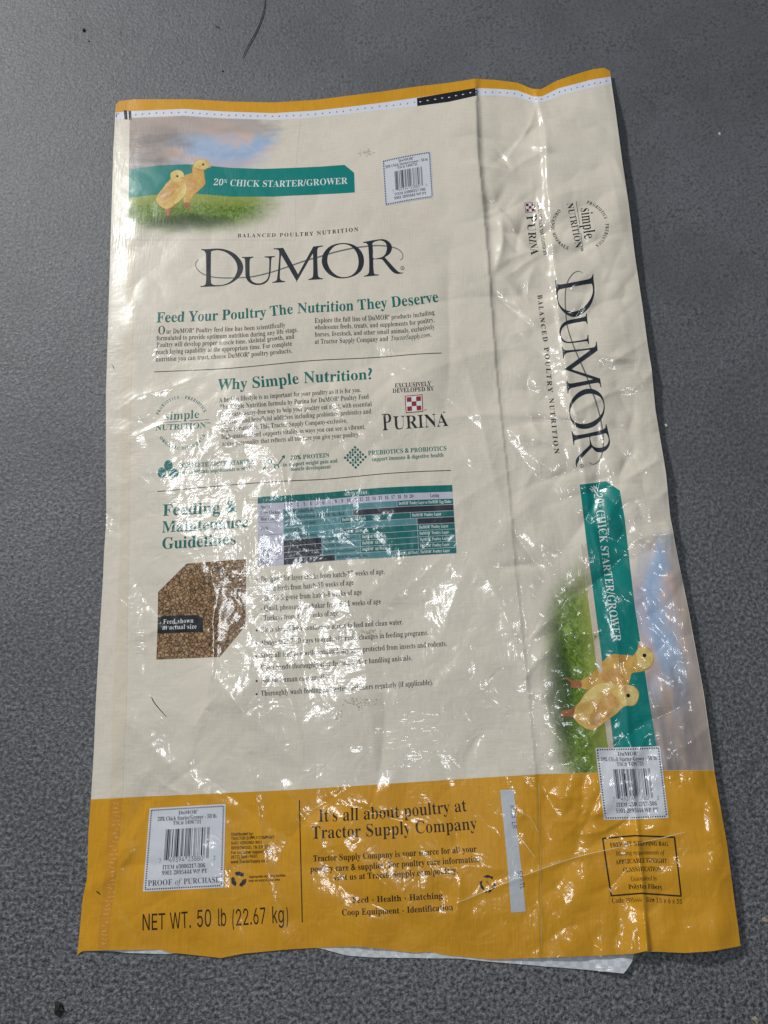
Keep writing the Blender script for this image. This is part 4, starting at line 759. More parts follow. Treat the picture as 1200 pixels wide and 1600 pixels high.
def smooth_open(P, n=6):
    P = np.asarray(P, float)
    Q = np.vstack([2 * P[0] - P[1], P, 2 * P[-1] - P[-2]])
    out = []
    for i in range(1, len(Q) - 2):
        p0, p1, p2, p3 = Q[i - 1], Q[i], Q[i + 1], Q[i + 2]
        for j in range(n):
            t = j / n
            out.append(0.5 * (2 * p1 + (p2 - p0) * t + (2 * p0 - 5 * p1 + 4 * p2 - p3) * t * t + (3 * p1 - p0 - 3 * p2 + p3) * t ** 3))
    out.append(P[-1])
    return np.array(out)


def inside(P, poly):
    x, y = P[:, 0], P[:, 1]
    r = np.zeros(len(P), bool)
    n = len(poly)
    for i in range(n):
        x1, y1 = poly[i]
        x2, y2 = poly[(i + 1) % n]
        c = (y1 > y) != (y2 > y)
        if c.any():
            xx = (x2 - x1) * (y - y1) / ((y2 - y1) if y2 != y1 else 1e-12) + x1
            r ^= c & (x < xx)
    return r


def tess(contours, step):
    """fill closed contours (even-odd); long edges are cut and inner points added every `step`"""
    cs = [resample(c, step) for c in contours]
    pts = np.vstack(cs)
    edges = []
    o = 0
    for c in cs:
        n = len(c)
        edges += [(o + i, o + (i + 1) % n) for i in range(n)]
        o += n
    lo, hi = pts.min(0), pts.max(0)
    xs = np.arange(lo[0] + step * 0.5, hi[0], step)
    ys_ = np.arange(lo[1] + step * 0.5, hi[1], step)
    if len(xs) and len(ys_):
        G = np.array([(x, y) for y in ys_ for x in xs])
        m = np.zeros(len(G), bool)
        for c in contours:
            m ^= inside(G, c)
        G = G[m]
        if len(G):
            # keep clear of the outline
            d = np.min(np.linalg.norm(G[:, None, :] - pts[None], axis=2), axis=1) if len(G) * len(pts) < 4e6 else np.ones(len(G))
            G = G[d > step * 0.3]
            pts = np.vstack([pts, G])
    scale = 1.0 / step
    r = delaunay_2d_cdt([Vector((float(p[0] * scale), float(p[1] * scale))) for p in pts], edges, [], 1, 1e-5)
    V = np.array([(v.x, v.y) for v in r[0]]) / scale
    T = [f for f in r[2] if len(f) == 3]
    T = np.array(T, int).reshape(-1, 3)
    if len(T) and len(contours) > 1:      # even-odd rule: drop the counters
        cen = V[T].mean(1)
        m = np.zeros(len(T), bool)
        for c in contours:
            m ^= inside(cen, c)
        T = T[m]
    if len(T):
        a = V[T]
        ar = (a[:, 1, 0] - a[:, 0, 0]) * (a[:, 2, 1] - a[:, 0, 1]) - (a[:, 1, 1] - a[:, 0, 1]) * (a[:, 2, 0] - a[:, 0, 0])
        T = np.where((ar < 0)[:, None], T[:, ::-1], T)
    return V, T


STEP = 0.0016
LAYER = 0.00004      # each printed layer sits this far above the one below


class Print:
    """collects flat print shapes in plan coordinates of the sheet, built as one mesh hugging its relief"""

    def __init__(s):
        s.v, s.f, s.n, s.pic = [], [], 0, []

    def raw(s, V, T, pic=None):
        if len(T) == 0:
            return
        s.v.append(V)
        s.f.append(T + s.n)
        s.n += len(V)
        if pic is not None:
            s.pic.append(pic)

    def poly(s, px, holes=(), smooth=0, pic=None):
        cs = []
        for c in [px, *holes]:
            c = np.asarray(c, float)
            if smooth:
                c = smooth_closed(c, smooth)
            cs.append(on_bag(resample(c, 4.0)))
        V, T = tess(cs, STEP)
        s.raw(V, T, None if pic is None else pic(V))

    def plan(s, contours, step=STEP):
        V, T = tess([np.asarray(c, float) for c in contours], step)
        s.raw(V, T)

    def stroke(s, px, width, smooth=0, closed=False):
        """line of given pixel width(s) along a photo polyline"""
        P = np.asarray(px, float)
        wd = np.broadcast_to(np.asarray(width, float), len(P)).copy()
        if smooth:
            PW = np.column_stack([P, wd])
            PW = smooth_closed(PW, smooth) if closed else smooth_open(PW, smooth)
            PW = resample(PW, 2.0, closed)
        else:
            PW = resample(np.column_stack([P, wd]), 2.0, closed)
        P, wd = PW[:, :2], PW[:, 2]
        if closed:
            d = np.roll(P, -1, 0) - np.roll(P, 1, 0)
        else:
            d = np.gradient(P, axis=0)
        d /= np.linalg.norm(d, axis=1)[:, None] + 1e-12
        nn = np.column_stack([-d[:, 1], d[:, 0]]) * wd[:, None] / 2
        A, B = on_bag(P + nn), on_bag(P - nn)
        n = len(P)
        V = np.vstack([A, B])
        T = []
        for i in range(n if closed else n - 1):
            j = (i + 1) % n
            T += [(i, i + n, j), (j, i + n, j + n)]
        T = np.array(T)
        a = V[T]
        ar = (a[:, 1, 0] - a[:, 0, 0]) * (a[:, 2, 1] - a[:, 0, 1]) - (a[:, 1, 1] - a[:, 0, 1]) * (a[:, 2, 0] - a[:, 0, 0])
        T = np.where((ar < 0)[:, None], T[:, ::-1], T)
        s.raw(V, T)

    def disc(s, c, r, ry=None, n=20, hole=0):
        a = np.linspace(0, 2 * math.pi, n, endpoint=False)
        ry = ry or r
        o = np.column_stack([c[0] + r * np.cos(a), c[1] + ry * np.sin(a)])
        hs = [np.column_stack([c[0] + r * hole * np.cos(a), c[1] + ry * hole * np.sin(a)])] if hole else []
        cs = [on_bag(o)] + [on_bag(h) for h in hs]
        V, T = tess(cs, STEP)
        s.raw(V, T)

    def text(s, string, path, cap, style='r', track=0.0, smooth=True):
        P = np.asarray(path, float)
        if smooth and len(P) > 2:
            P = smooth_open(P, 6)
        L = on_bag(resample(P, 3.0, False))
        seg = np.linalg.norm(np.diff(L, axis=0), axis=1)
        acc = np.concatenate([[0], np.cumsum(seg)])
        mid = P[len(P) // 2]
        dpx = P[-1] - P[0]
        dpx = dpx / np.linalg.norm(dpx)
        up = np.array([dpx[1], -dpx[0]])
        a, b = unproj([mid, mid + up * cap], 0.005)
        size = np.linalg.norm(b - a) / CAPH[style[0] if style[0] in 'is' else 'b']
        gl = []
        x = 0.0
        for ch in string:
            if ch == ' ':
                x += 0.19 + track
                continue
            g = glyph(ch, style)
            gl.append((x, g, ch))
            x += g[0] + track
        x -= track
        k = acc[-1] / x
        for gxp, g, ch in gl:
            V, T = glyph_mesh(ch, style, size)
            c = (gxp + g[0] / 2) * k
            px_ = np.interp(c, acc, L[:, 0])
            py_ = np.interp(c, acc, L[:, 1])
            e = max(size * 0.3, 0.001)
            q0 = np.array([np.interp(c - e, acc, L[:, 0]), np.interp(c - e, acc, L[:, 1])])
            q1 = np.array([np.interp(c + e, acc, L[:, 0]), np.interp(c + e, acc, L[:, 1])])
            t = q1 - q0
            t /= np.linalg.norm(t)
            nrm = np.array([-t[1], t[0]])
            lx = (V[:, 0] - g[0] / 2) * k
            ly = V[:, 1] * size
            s.raw(np.array([px_, py_]) + lx[:, None] * t + ly[:, None] * nrm, T)

    def build(s, name, mat, parent, layer=1, label=None):
        V = np.vstack(s.v)
        T = np.vstack(s.f)
        pic = np.vstack(s.pic) if s.pic else None
        o = build_sheet(name, mat, V, T, 0.00007 + LAYER * layer, parent, pic)
        if label:
            o['label'] = label
        return o


def to_line(p0, p1, n=2):
    return [tuple(np.array(p0) + (np.array(p1) - np.array(p0)) * i / (n - 1)) for i in range(n)]


# ------------------------------------------------------------------ lettering
GL = {}
for row in GLYPHS.strip().split('\n'):
    key, a, rest = row.split('|', 2)
    sc_ = 500 / (0.70 if key[0] == 'b' and not key[1].isalnum() else 1.0)      # marks come from a larger-set alphabet
    GL[key] = (int(a) / sc_, [np.array(c.split(), float).reshape(-1, 2) / sc_ for c in rest.split('|')])
CAPH = {'b': GL['bH'][1][0][:, 1].max(), 'i': GL['iT'][1][0][:, 1].max(), 's': GL['sE'][1][0][:, 1].max()}


def thin(cs, dx, dy):
    big = max(cs, key=lambda c: abs(area(c)))
    sgn = 1 if area(big) > 0 else -1
    out = []
    for c in cs:
        e = np.roll(c, -1, 0) - c
        e /= np.linalg.norm(e, axis=1)[:, None] + 1e-9
        n = np.column_stack([-e[:, 1], e[:, 0]]) * sgn
        m = n + np.roll(n, 1, 0)
        l = np.linalg.norm(m, axis=1)[:, None]
        m = m / np.maximum(l, 0.6)
        out.append(c + m * np.array([dx, dy]))
    return out


def area(c):
    x, y = c[:, 0], c[:, 1]
    return 0.5 * np.sum(x * np.roll(y, -1) - np.roll(x, -1) * y)


def circ(cx, cy, r, n=14):
    a = np.linspace(0, 2 * math.pi, n, endpoint=False)
    return np.column_stack([cx + r * np.cos(a), cy + r * np.sin(a)])


def glyph(ch, style):
    base = 'b' if style[0] in 'rb' else style[0]
    key = base + ch
    if ch == '®':
        r = GL['bR']
        return (0.20, [circ(0.09, 0.36, 0.085), circ(0.09, 0.36, 0.066)] + [c * 0.20 + np.array([0.045, 0.315]) for c in r[1][:1]])
    if ch == '™':
        t, m_ = GL['bT'], GL['bM']
        return (0.24, [c * 0.3 + np.array([0, 0.32]) for c in t[1]] + [c * 0.3 + np.array([t[0] * 0.3, 0.32]) for c in m_[1]])
    if ch == '•':
        return (0.26, [circ(0.13, 0.17, 0.055)])
    if ch == '·':
        return (0.2, [circ(0.1, 0.17, 0.03)])
    if ch == '§':                     # small raised per cent sign
        p = GL['b%']
        return (p[0] * 0.58, [c * 0.55 + np.array([0, 0.2]) for c in p[1]])
    if key not in GL:
        key = 'b' + ch if 'b' + ch in GL else 's' + ch
    return GL[key]


_GM = {}


def glyph_mesh(ch, style, size):
    step = max(0.035, min(0.4, STEP / size))
    step = 2 ** round(math.log2(step) * 2) ** 1 if False else round(step, 2)
    key = (ch, style, step)
    if key not in _GM:
        cs = glyph(ch, style)[1]
        if style == 'r' and ch not in '®™•·§':
            if ch.isalnum():
                cs = thin(cs, 0.009, 0.001)
        elif style == 'b' and ch in '&?%':
            cs = thin(cs, -0.012, -0.004)
        elif style == 'l' or style == 'bl':
            cs = thin(cs, 0.02, 0.004)
        elif style == 'sb':
            cs = thin(cs, -0.014, -0.008)
        _GM[key] = tess(cs, step)
    return _GM[key]


# ------------------------------------------------------------------ things
def thing(name, label, cat, loc=(0, 0, 0), group=None):
    o = bpy.data.objects.new(name, None)
    o.empty_display_size = 0.05
    o.location = loc
    COL.objects.link(o)
    o['label'] = label
    o['category'] = cat
    if group:
        o['group'] = group
    return o


def tag(o, label, cat, group=None):
    o['label'] = label
    o['category'] = cat
    if group:
        o['group'] = group
    return o


# ------------------------------------------------------------------ floor
def floor_material():
    m = bpy.data.materials.new("painted_concrete")
    m.use_nodes = True
    nt = m.node_tree
    p = nt.nodes['Principled BSDF']
    co = nt.nodes.new('ShaderNodeTexCoord').outputs['Object']
    big = noise(nt, co, 2.2, 4.0, 0.6)
    mid = noise(nt, co, 26.0, 4.0, 0.65)
    fine = noise(nt, co, 330.0, 3.0, 0.62, 0.2)
    worm = noise(nt, co, 270.0, 3.0, 0.6, 0.5)
    t = math_node(nt, 'ADD', math_node(nt, 'MULTIPLY', big, 0.55), math_node(nt, 'MULTIPLY', mid, 0.45))
    col = ramp(nt, t, [(0.34, (0.090, 0.096, 0.108)), (0.66, (0.136, 0.144, 0.159))])
    # worn and freshly painted patches
    worn = noise(nt, co, 7.0, 5.0, 0.65, 0.4)
    col = mix_color(nt, ramp(nt, worn, [(0.42, (0,) * 3), (0.66, (0.6,) * 3)]), col, (0.076, 0.080, 0.088))
    pits = ramp(nt, worm, [(0.40, (1,) * 3), (0.50, (0,) * 3)])
    dens = ramp(nt, mid, [(0.35, (0.15,) * 3), (0.65, (0.7,) * 3)])
    col = mix_color(nt, math_node(nt, 'MULTIPLY', pits, dens), col, (0.036, 0.038, 0.042))
    # the grain of the paint gets stronger towards the front of the floor
    sy = nt.nodes.new('ShaderNodeSeparateXYZ')
    nt.links.new(co, sy.inputs[0])
    mr = nt.nodes.new('ShaderNodeMapRange')
    mr.inputs[1].default_value = 0.66
    mr.inputs[2].default_value = -0.10
    mr.inputs[3].default_value = 0.10
    mr.inputs[4].default_value = 1.0
    nt.links.new(math_node(nt, 'ADD', sy.outputs[1], math_node(nt, 'MULTIPLY', math_node(nt, 'SUBTRACT', worn, 0.3), 0.7)), mr.inputs[0])
    rough_ = mr.outputs[0]
    grit = math_node(nt, 'MULTIPLY', ramp(nt, fine, [(0.50, (0,) * 3), (0.64, (1.0,) * 3)]), rough_)
    col = mix_color(nt, grit, col, (0.22, 0.228, 0.245))  # bright glints of the grit painted into the colour
    black = math_node(nt, 'MULTIPLY', ramp(nt, fine, [(0.36, (1,) * 3), (0.48, (0,) * 3)]), math_node(nt, 'MULTIPLY', rough_, 0.9))
    col = mix_color(nt, black, col, (0.026, 0.027, 0.030))
    stain = math_node(nt, 'MULTIPLY', ramp(nt, noise(nt, co, 5.0, 3.0, 0.6), [(0.60, (0,) * 3), (0.72, (0.5,) * 3)]),
                      ramp(nt, noise(nt, co, 90.0, 4.0, 0.7), [(0.5, (0,) * 3), (0.62, (1,) * 3)]))
    col = mix_color(nt, stain, col, (0.050, 0.044, 0.036))
    nt.links.new(col, p.inputs['Base Color'])
    nt.links.new(math_node(nt, 'MULTIPLY_ADD', grit, -0.26, 0.54), p.inputs['Roughness'])
    p.inputs['Specular IOR Level'].default_value = 0.4
    h = math_node(nt, 'MULTIPLY', worm, 0.00075)
    h = math_node(nt, 'ADD', h, math_node(nt, 'MULTIPLY', math_node(nt, 'MULTIPLY', fine, rough_), 0.0016))
    h = math_node(nt, 'ADD', h, math_node(nt, 'MULTIPLY', mid, 0.0008))
    b = nt.nodes.new('ShaderNodeBump')
    b.inputs['Strength'].default_value = 1.0
    b.inputs['Distance'].default_value = 1.0
    nt.links.new(h, b.inputs['Height'])
    nt.links.new(b.outputs[0], p.inputs['Normal'])
    return m


FLOOR_M = floor_material()
fl = link_mesh("floor", [(-3, -3, 0), (3, -3, 0), (3, 3, 0), (-3, 3, 0)], [(0, 1, 2, 3)], FLOOR_M)
fl['kind'] = 'structure'

# ------------------------------------------------------------------ the bag
_o = unproj([(620, 830)])[0]
BAG = thing("feed_bag", "empty glossy cream and yellow feed bag lying flat on the grey floor",
            "feed bag", (_o[0], _o[1], 0))


class _Parent:
    pass


def grid_piece(rows, nu, rowcounts):
    """quads between consecutive row curves (photo pixels); returns plan points and faces per strip"""
    fl_, fr_ = interp(LEFT, 1), interp(RIGHT, 1)
    u = np.linspace(0, 1, nu)
    strips = []
    for (A, B), nvr in zip(zip(rows[:-1], rows[1:]), rowcounts):
        fa, fb = interp(A, 0), interp(B, 0)
        xa = A[0][0] + u * (A[-1][0] - A[0][0])
        pts = []
        for t in np.linspace(0, 1, nvr):
            xa = A[0][0] + u * (A[-1][0] - A[0][0])
            xb = B[0][0] + u * (B[-1][0] - B[0][0])
            x = xa * (1 - t) + xb * t
            for _ in range(3):
                y = fa(np.clip(x, A[0][0], A[-1][0])) * (1 - t) + fb(np.clip(x, B[0][0], B[-1][0])) * t
                x = fl_(y) + u * (fr_(y) - fl_(y))
            pts.append(np.column_stack([x, y]))
        pts = np.vstack(pts)
        idx = np.arange(nvr * nu).reshape(nvr, nu)
        f = np.stack([idx[:-1, :-1], idx[1:, :-1], idx[1:, 1:], idx[:-1, 1:]], -1).reshape(-1, 4)
        strips.append((on_bag(pts), f))
    return strips


NU = 520
S = grid_piece([TOP, HEM, STRIP, BAND, BOT], NU, [10, 7, 560, 150])
hem = build_sheet("top_hem", M['yellow'], *S[0], 0.0, BAG)
hem['label'] = "narrow yellow hem along the top edge"
strip = build_sheet("sewn_strip", M['white'], *S[1], 0.0, BAG)
strip['label'] = "white strip with a row of stitch holes"
front = build_sheet("front_panel", M['cream'], *S[2], 0.0, BAG)
band = build_sheet("bottom_band", M['yellow'], *S[3], 0.0, BAG)
band['label'] = "wide yellow band at the open end"


# under layer: the back of the bag, white woven inside showing below the torn front edge
def woven_color(nt, uv):
    uvr = mapping(nt, uv, rot=(0, 0, math.radians(6)))
    ch = nt.nodes.new('ShaderNodeTexChecker')
    ch.inputs['Scale'].default_value = 1 / 0.0048
    ch.inputs['Color1'].default_value = (0.42, 0.47, 0.53, 1)
    ch.inputs['Color2'].default_value = (0.58, 0.61, 0.65, 1)
    nt.links.new(uvr, ch.inputs['Vector'])
    k = noise(nt, uv, 40.0, 3.0, 0.6)
    return mix_color(nt, math_node(nt, 'MULTIPLY', k, 0.7), ch.outputs[0], (0.62, 0.63, 0.66))


M['woven'] = film("white_woven_plastic", woven_color, coat=0.4)
Sb = grid_piece([TOP, BACKBOT], 200, [260])
bxy, bf = Sb[0]
bz = height(bxy)
pb = project(bxy, 0.003)
edge = np.minimum(pb[:, 0] - interp(LEFT, 1)(pb[:, 1]), interp(RIGHT, 1)(pb[:, 1]) - pb[:, 0])
edge = np.minimum(edge, pb[:, 1] - interp(TOP, 0)(pb[:, 0]))
k_ = sstep(0, 45, edge)
zb = np.maximum((bz - 0.0006) * (1 - k_) + 0.0010 * k_, 0.0004)
zb = np.minimum(zb, bz - 0.0004)
# the loose corner of the under layer curls up a little
cd = np.linalg.norm(pb - np.array([975, 1522]), axis=1)
zb = zb + 0.004 * np.exp(-(cd / 40) ** 2) * (pb[:, 1] > interp(BOT, 0)(pb[:, 0]) + 1)
back = link_mesh("back_panel", np.column_stack([bxy, np.maximum(zb, 0.0004)]), bf, M['woven'], BAG, None, bxy)
back['label'] = "white woven under layer showing below the torn front edge"
# ------------------------------------------------------------------ hem details
def label_part(o, t):
    o['label'] = t
    return o


p = Print()
p.poly([(651.4, 153.2), (700.7, 144.8), (744.8, 137.2), (746.2, 149.2), (700.7, 159.2), (652, 165.7)])
patch_o = p.build("colour_patch", M['black'], strip, 1, "black printed block on the white strip")
for xs_ in ([(193.3, 172.2), (198.4, 172.2), (199.4, 186.5), (194.4, 186.5)], [(200.7, 173), (204.8, 173.3), (205.4, 187.8), (201.4, 187.6)]):
    p = Print()
    p.poly(xs_)
    p.build("register_mark", M['black'], strip, 1)
p = Print()
p.stroke([(181.8, 177.5), (181.8, 183)], 1.3)
p.stroke([(183, 178), (186, 177.5)], 0.9)
p.build("register_mark", M['ink'], strip, 1)
fh, fs = interp(HEM, 0), interp(STRIP, 0)
ph, pl = Print(), Print()
xx = 212.0
r_ = np.random.default_rng(3)
while xx < 950:
    yy = (0.48 * fh(xx) + 0.52 * fs(xx)) + r_.normal(0, 0.35)
    ph.disc((xx, yy), 1.35, 0.95, 8)
    pl.disc((xx - 1.5, yy + 0.35), 1.3, 0.8, 8)
    xx += 11.2 - 2.0 * (xx > 820) + r_.normal(0, 0.4)
ph.build("stitch_hole", film("stitch_shadow", (0.16, 0.17, 0.21)), strip, 2)  # shade inside the stitch holes, painted as dark discs
pl.build("stitch_highlight", film("stitch_highlight", (0.74, 0.75, 0.78)), strip, 3)  # painted highlight beside each stitch hole, a pale disc

# side seam of the tube
p = Print()
p.poly([(200, 366), (211, 366), (208, 500), (204.5, 620), (203, 760), (201, 880), (199, 1000), (198, 1100), (194, 1180), (191.5, 1245.5),
        (172, 1246.5), (174, 1180), (176, 1100), (181, 1000), (186.5, 880), (189, 760), (190.5, 620), (195, 500)])
p.build("side_seam", M['seam'], BAG, 0.3, "slightly tan strip where the tube is glued")
p = Print()
p.poly([(171.5, 1249.5), (191.5, 1248.5), (187, 1300), (181, 1360), (174, 1420), (168, 1482), (152, 1482), (157, 1420), (164, 1360), (168, 1300)])
so = p.build("side_seam", M['seam_y'], BAG, 0.3, "orange strip where the glued seam runs through the yellow band")
p = Print()
for i in range(34):
    t = i / 33
    x = 162 + (167 - 162) * 0 + (180 - 156) * (1 - t) - 1
    y = 1256 + t * 218
    x = np.interp(y, [1250, 1300, 1360, 1420, 1482], [175, 172, 168, 161, 155])
    for j in range(2):
        x0 = x + r_.uniform(0, 12)
        p.stroke([(x0, y + r_.uniform(-2, 2)), (x0 + r_.uniform(2, 6), y + r_.uniform(-2, 2) * 0.2)], 0.9)
p.build("seam_tick", film("pale_orange", (0.70, 0.45, 0.18)), so, 1.6)  # glimmer along the seam, painted as pale ticks


# ------------------------------------------------------------------ printed pictures
def soft_mask(nt, x0, x1, y0, y1, fx, fy, wob=0.05, hard_left=False, hard_right=False, hard_bottom=False, hard_top=False):
    """fades of a printed vignette in picture space 0..1 (the artwork's own soft edge)"""
    uv = N(nt, 'ShaderNodeUVMap', uv_map="pic").outputs[0]
    s = nt.nodes.new('ShaderNodeSeparateXYZ')
    nt.links.new(uv, s.inputs[0])
    n1 = noise(nt, uv, 7.0, 4.0, 0.6)
    off = math_node(nt, 'MULTIPLY', math_node(nt, 'SUBTRACT', n1, 0.5), wob)
    U, V = math_node(nt, 'ADD', s.outputs[0], off), math_node(nt, 'ADD', s.outputs[1], off)
    return uv, U, V


def smooth_node(nt, v, a, b):
    n = nt.nodes.new('ShaderNodeMapRange')
    n.interpolation_type = 'SMOOTHERSTEP'
    n.inputs[1].default_value = a
    n.inputs[2].default_value = b
    nt.links.new(v, n.inputs[0])
    return n.outputs[0]


def sky_color(nt, uv):
    # picture space: x along the ground, y up from the banner; fades out to the right
    puv, U, V = soft_mask(nt, 0, 1, 0, 1, 0, 0, 0.30)
    dv_ = math_node(nt, 'SUBTRACT', V, 0.70)
    rr_ = math_node(nt, 'ADD', math_node(nt, 'POWER', math_node(nt, 'ABSOLUTE', U), 3.0), math_node(nt, 'MULTIPLY', math_node(nt, 'MULTIPLY', dv_, dv_), 0.75))
    d1 = math_node(nt, 'SUBTRACT', 1.0, smooth_node(nt, rr_, 0.45, 0.93))
    n1 = noise(nt, mapping(nt, puv, (3.2, 1.8, 1), (0.3, 0.1, 0)), 1.0, 5.0, 0.55, 0.5)
    n2 = noise(nt, mapping(nt, puv, (2.2, 2.6, 1), (5.3, 2.1, 0)), 1.0, 4.0, 0.5, 0.8)
    base = ramp(nt, n1, [(0.30, (0.25, 0.38, 0.60)), (0.46, (0.38, 0.48, 0.64)), (0.56, (0.60, 0.47, 0.45)), (0.70, (0.66, 0.52, 0.41))])
    left = math_node(nt, 'SUBTRACT', 1.0, smooth_node(nt, math_node(nt, 'ADD', U, math_node(nt, 'MULTIPLY', V, -0.05)), 0.14, 0.46))
    brown = ramp(nt, n2, [(0.35, (0.21, 0.165, 0.14)), (0.65, (0.46, 0.36, 0.29))])
    c = mix_color(nt, math_node(nt, 'MULTIPLY', left, 0.85), base, brown)
    top = math_node(nt, 'MULTIPLY', smooth_node(nt, V, 0.52, 0.90), 0.88)
    c = mix_color(nt, top, c, mix_color(nt, n2, (0.26, 0.22, 0.21), (0.58, 0.49, 0.42)))
    low = math_node(nt, 'MULTIPLY', math_node(nt, 'SUBTRACT', 1.0, smooth_node(nt, V, 0.05, 0.35)), smooth_node(nt, U, 0.25, 0.5))
    c = mix_color(nt, math_node(nt, 'MULTIPLY', low, 0.5), c, (0.52, 0.42, 0.45))
    return mix_color(nt, d1, cream_color(nt, uv), c)


def grass_color(nt, uv):
    # y=1 at the banner, fading to the bare film at y=0 and at the far end x=1
    puv, U, V = soft_mask(nt, 0, 1, 0, 1, 0, 0, 0.16)
    bl = noise(nt, mapping(nt, puv, (60, 16, 1), rot=(0, 0, 0.5)), 1.0, 3.0, 0.7, 1.2)
    big = noise(nt, mapping(nt, puv, (4, 2.5, 1)), 1.0, 3.0, 0.6)
    g = ramp(nt, bl, [(0.32, (0.040, 0.090, 0.014)), (0.52, (0.130, 0.225, 0.028)), (0.72, (0.31, 0.41, 0.08))])
    lite = math_node(nt, 'MULTIPLY', smooth_node(nt, V, 0.66, 0.98), 0.72)
    g = mix_color(nt, lite, g, (0.33, 0.38, 0.085))
    # the dark patch of ground printed below the chicks' feet
    du = math_node(nt, 'SUBTRACT', U, 0.36)
    dv = math_node(nt, 'SUBTRACT', V, 0.40)
    rr = math_node(nt, 'ADD', math_node(nt, 'MULTIPLY', math_node(nt, 'MULTIPLY', du, du), 6.0),
                   math_node(nt, 'MULTIPLY', math_node(nt, 'MULTIPLY', dv, dv), 11.0))
    dk = math_node(nt, 'SUBTRACT', 1.0, smooth_node(nt, rr, 0.0, 0.75))
    g = mix_color(nt, math_node(nt, 'MULTIPLY', dk, 0.78), g, (0.016, 0.045, 0.014))
    ex = math_node(nt, 'SUBTRACT', U, 0.36)
    rr2 = math_node(nt, 'ADD', math_node(nt, 'POWER', math_node(nt, 'ABSOLUTE', math_node(nt, 'MULTIPLY', ex, 1.62)), 2.6),
                    math_node(nt, 'POWER', math_node(nt, 'ABSOLUTE', math_node(nt, 'MULTIPLY', math_node(nt, 'SUBTRACT', 1.0, V), 1.04)), 2.4))
    keep = math_node(nt, 'SUBTRACT', 1.0, smooth_node(nt, rr2, 0.14, 1.0))
    return mix_color(nt, keep, cream_color(nt, uv), g)


def bilin_pic(corners):
    """corners in photo pixels for picture (0,0),(1,0),(1,1),(0,1); inverse by affine fit"""
    P = unproj(corners, 0.006)
    A = np.column_stack([P, np.ones(4)])
    T = np.array([(0, 0), (1, 0), (1, 1), (0, 1)], float)
    Mx = np.linalg.lstsq(A, T, rcond=None)[0]
    return lambda V: np.column_stack([V, np.ones(len(V))]) @ Mx


M['sky'] = film("printed_sky", sky_color)
M['grass'] = film("printed_grass", grass_color)
p = Print()
p.poly([(202.5, 184.5), (287, 181), (347, 185), (427, 187.5), (470, 186), (462, 262.5), (410, 264.5), (360, 262.6), (293, 257), (250, 259), (201.6, 266)],
       pic=bilin_pic([(202, 266), (462, 266), (462, 184), (202, 184)]))
p.build("sky_picture", M['sky'], BAG, 1, "printed cloudy sky above the green banner on the front")
p = Print()
p.poly([(201.5, 308.5), (260, 302), (303, 302), (360, 306.5), (426, 306.5), (462, 305.5), (462, 375), (199, 375)],
       pic=bilin_pic([(199, 375), (462, 375), (462, 304), (200, 304)]))
p.build("grass_picture", M['grass'], BAG, 1, "printed grass fading out below the green banner")
# the same pictures, mirrored and turned, on the side panel
p = Print()
p.poly([(963, 760), (975, 800), (983, 871), (992, 947), (1002, 1006), (1020, 1130), (1028.5, 1203.5), (1115, 1203), (1108, 1150), (1098.6, 1083), (1085, 1009),
        (1074, 949), (1059, 877), (1046, 806), (1035, 765)],
       pic=bilin_pic([(1022, 1204), (972, 800), (1056, 800), (1116, 1204)]))
p.build("sky_picture", M['sky'], BAG, 1, "printed cloudy sky running up the side panel")
p = Print()
p.poly([(833, 850), (916.5, 850), (928, 932), (941.8, 1037), (955, 1130), (960, 1206), (836, 1209.5), (832, 1130), (824, 1050)],
       pic=bilin_pic([(838, 1208), (822, 852), (912, 852), (954, 1208)]))
p.build("grass_picture", M['grass'], BAG, 1, "printed grass running up the side panel")
# thin pale edge between grass and banner on the side panel
p = Print()
p.stroke([(912, 850), (923, 932), (936.5, 1037), (948, 1120), (955, 1170)], 9.0)
p.build("banner_edge", film("pale_edge", (0.56, 0.49, 0.40)), BAG, 1.4)

# green banners
p = Print()
p.poly([(201.7, 265), (225, 261.5), (250, 258.3), (293, 256.7), (325, 259), (360, 262.3), (410, 264), (460, 262.3), (500, 260.5), (538.3, 257.7), (553.3, 270), (554.3, 300.7),
        (520, 302.8), (493, 304), (426.7, 307.3), (360, 307.3), (330, 304.5), (303, 302.7), (260, 302.7), (230, 305.5), (201.2, 309.3)])
ban = p.build("banner", M['teal'], BAG, 2, "green banner with a clipped corner across the front")
p = Print()
p.text("20§ CHICK STARTER/GROWER", [(333, 289.3), (380, 291.3), (438, 292), (490, 290), (543, 287.3)], 9.8, 'r')
p.build("banner_lettering", M['white_ink'], ban, 4)
p = Print()
p.poly([(905.7, 757.3), (925, 755), (946.9, 752), (968.2, 766.5), (975.8, 810), (982.8, 871), (991.5, 946.5), (1001, 1006), (1012, 1080), (1020, 1130), (1025.6, 1168),
        (958.5, 1168), (955, 1130), (941.6, 1037), (927.8, 932.4), (916.8, 850)])
ban2 = p.build("banner", M['teal'], BAG, 2, "green banner running down the side panel")
p = Print()
p.text("20§ CHICK STARTER/GROWER", [(927.6, 771.5), (938.6, 855.5), (946.9, 920), (958.2, 1003)], 12.0, 'r')
p.build("banner_lettering", M['white_ink'], ban2, 4)
p = Print()
for a, b in [((921, 763), (926, 769)), ((923, 760), (930, 767)), ((927, 759), (932, 766)), ((931, 760), (934, 769)), ((925, 764), (935, 775))]:
    p.stroke([a, ((a[0] + b[0]) / 2 + .6, (a[1] + b[1]) / 2 - .4), b], [1.0, 2.2, 0.8], 4)
p.build("wheat_ear", M['white_ink'], ban2, 4)


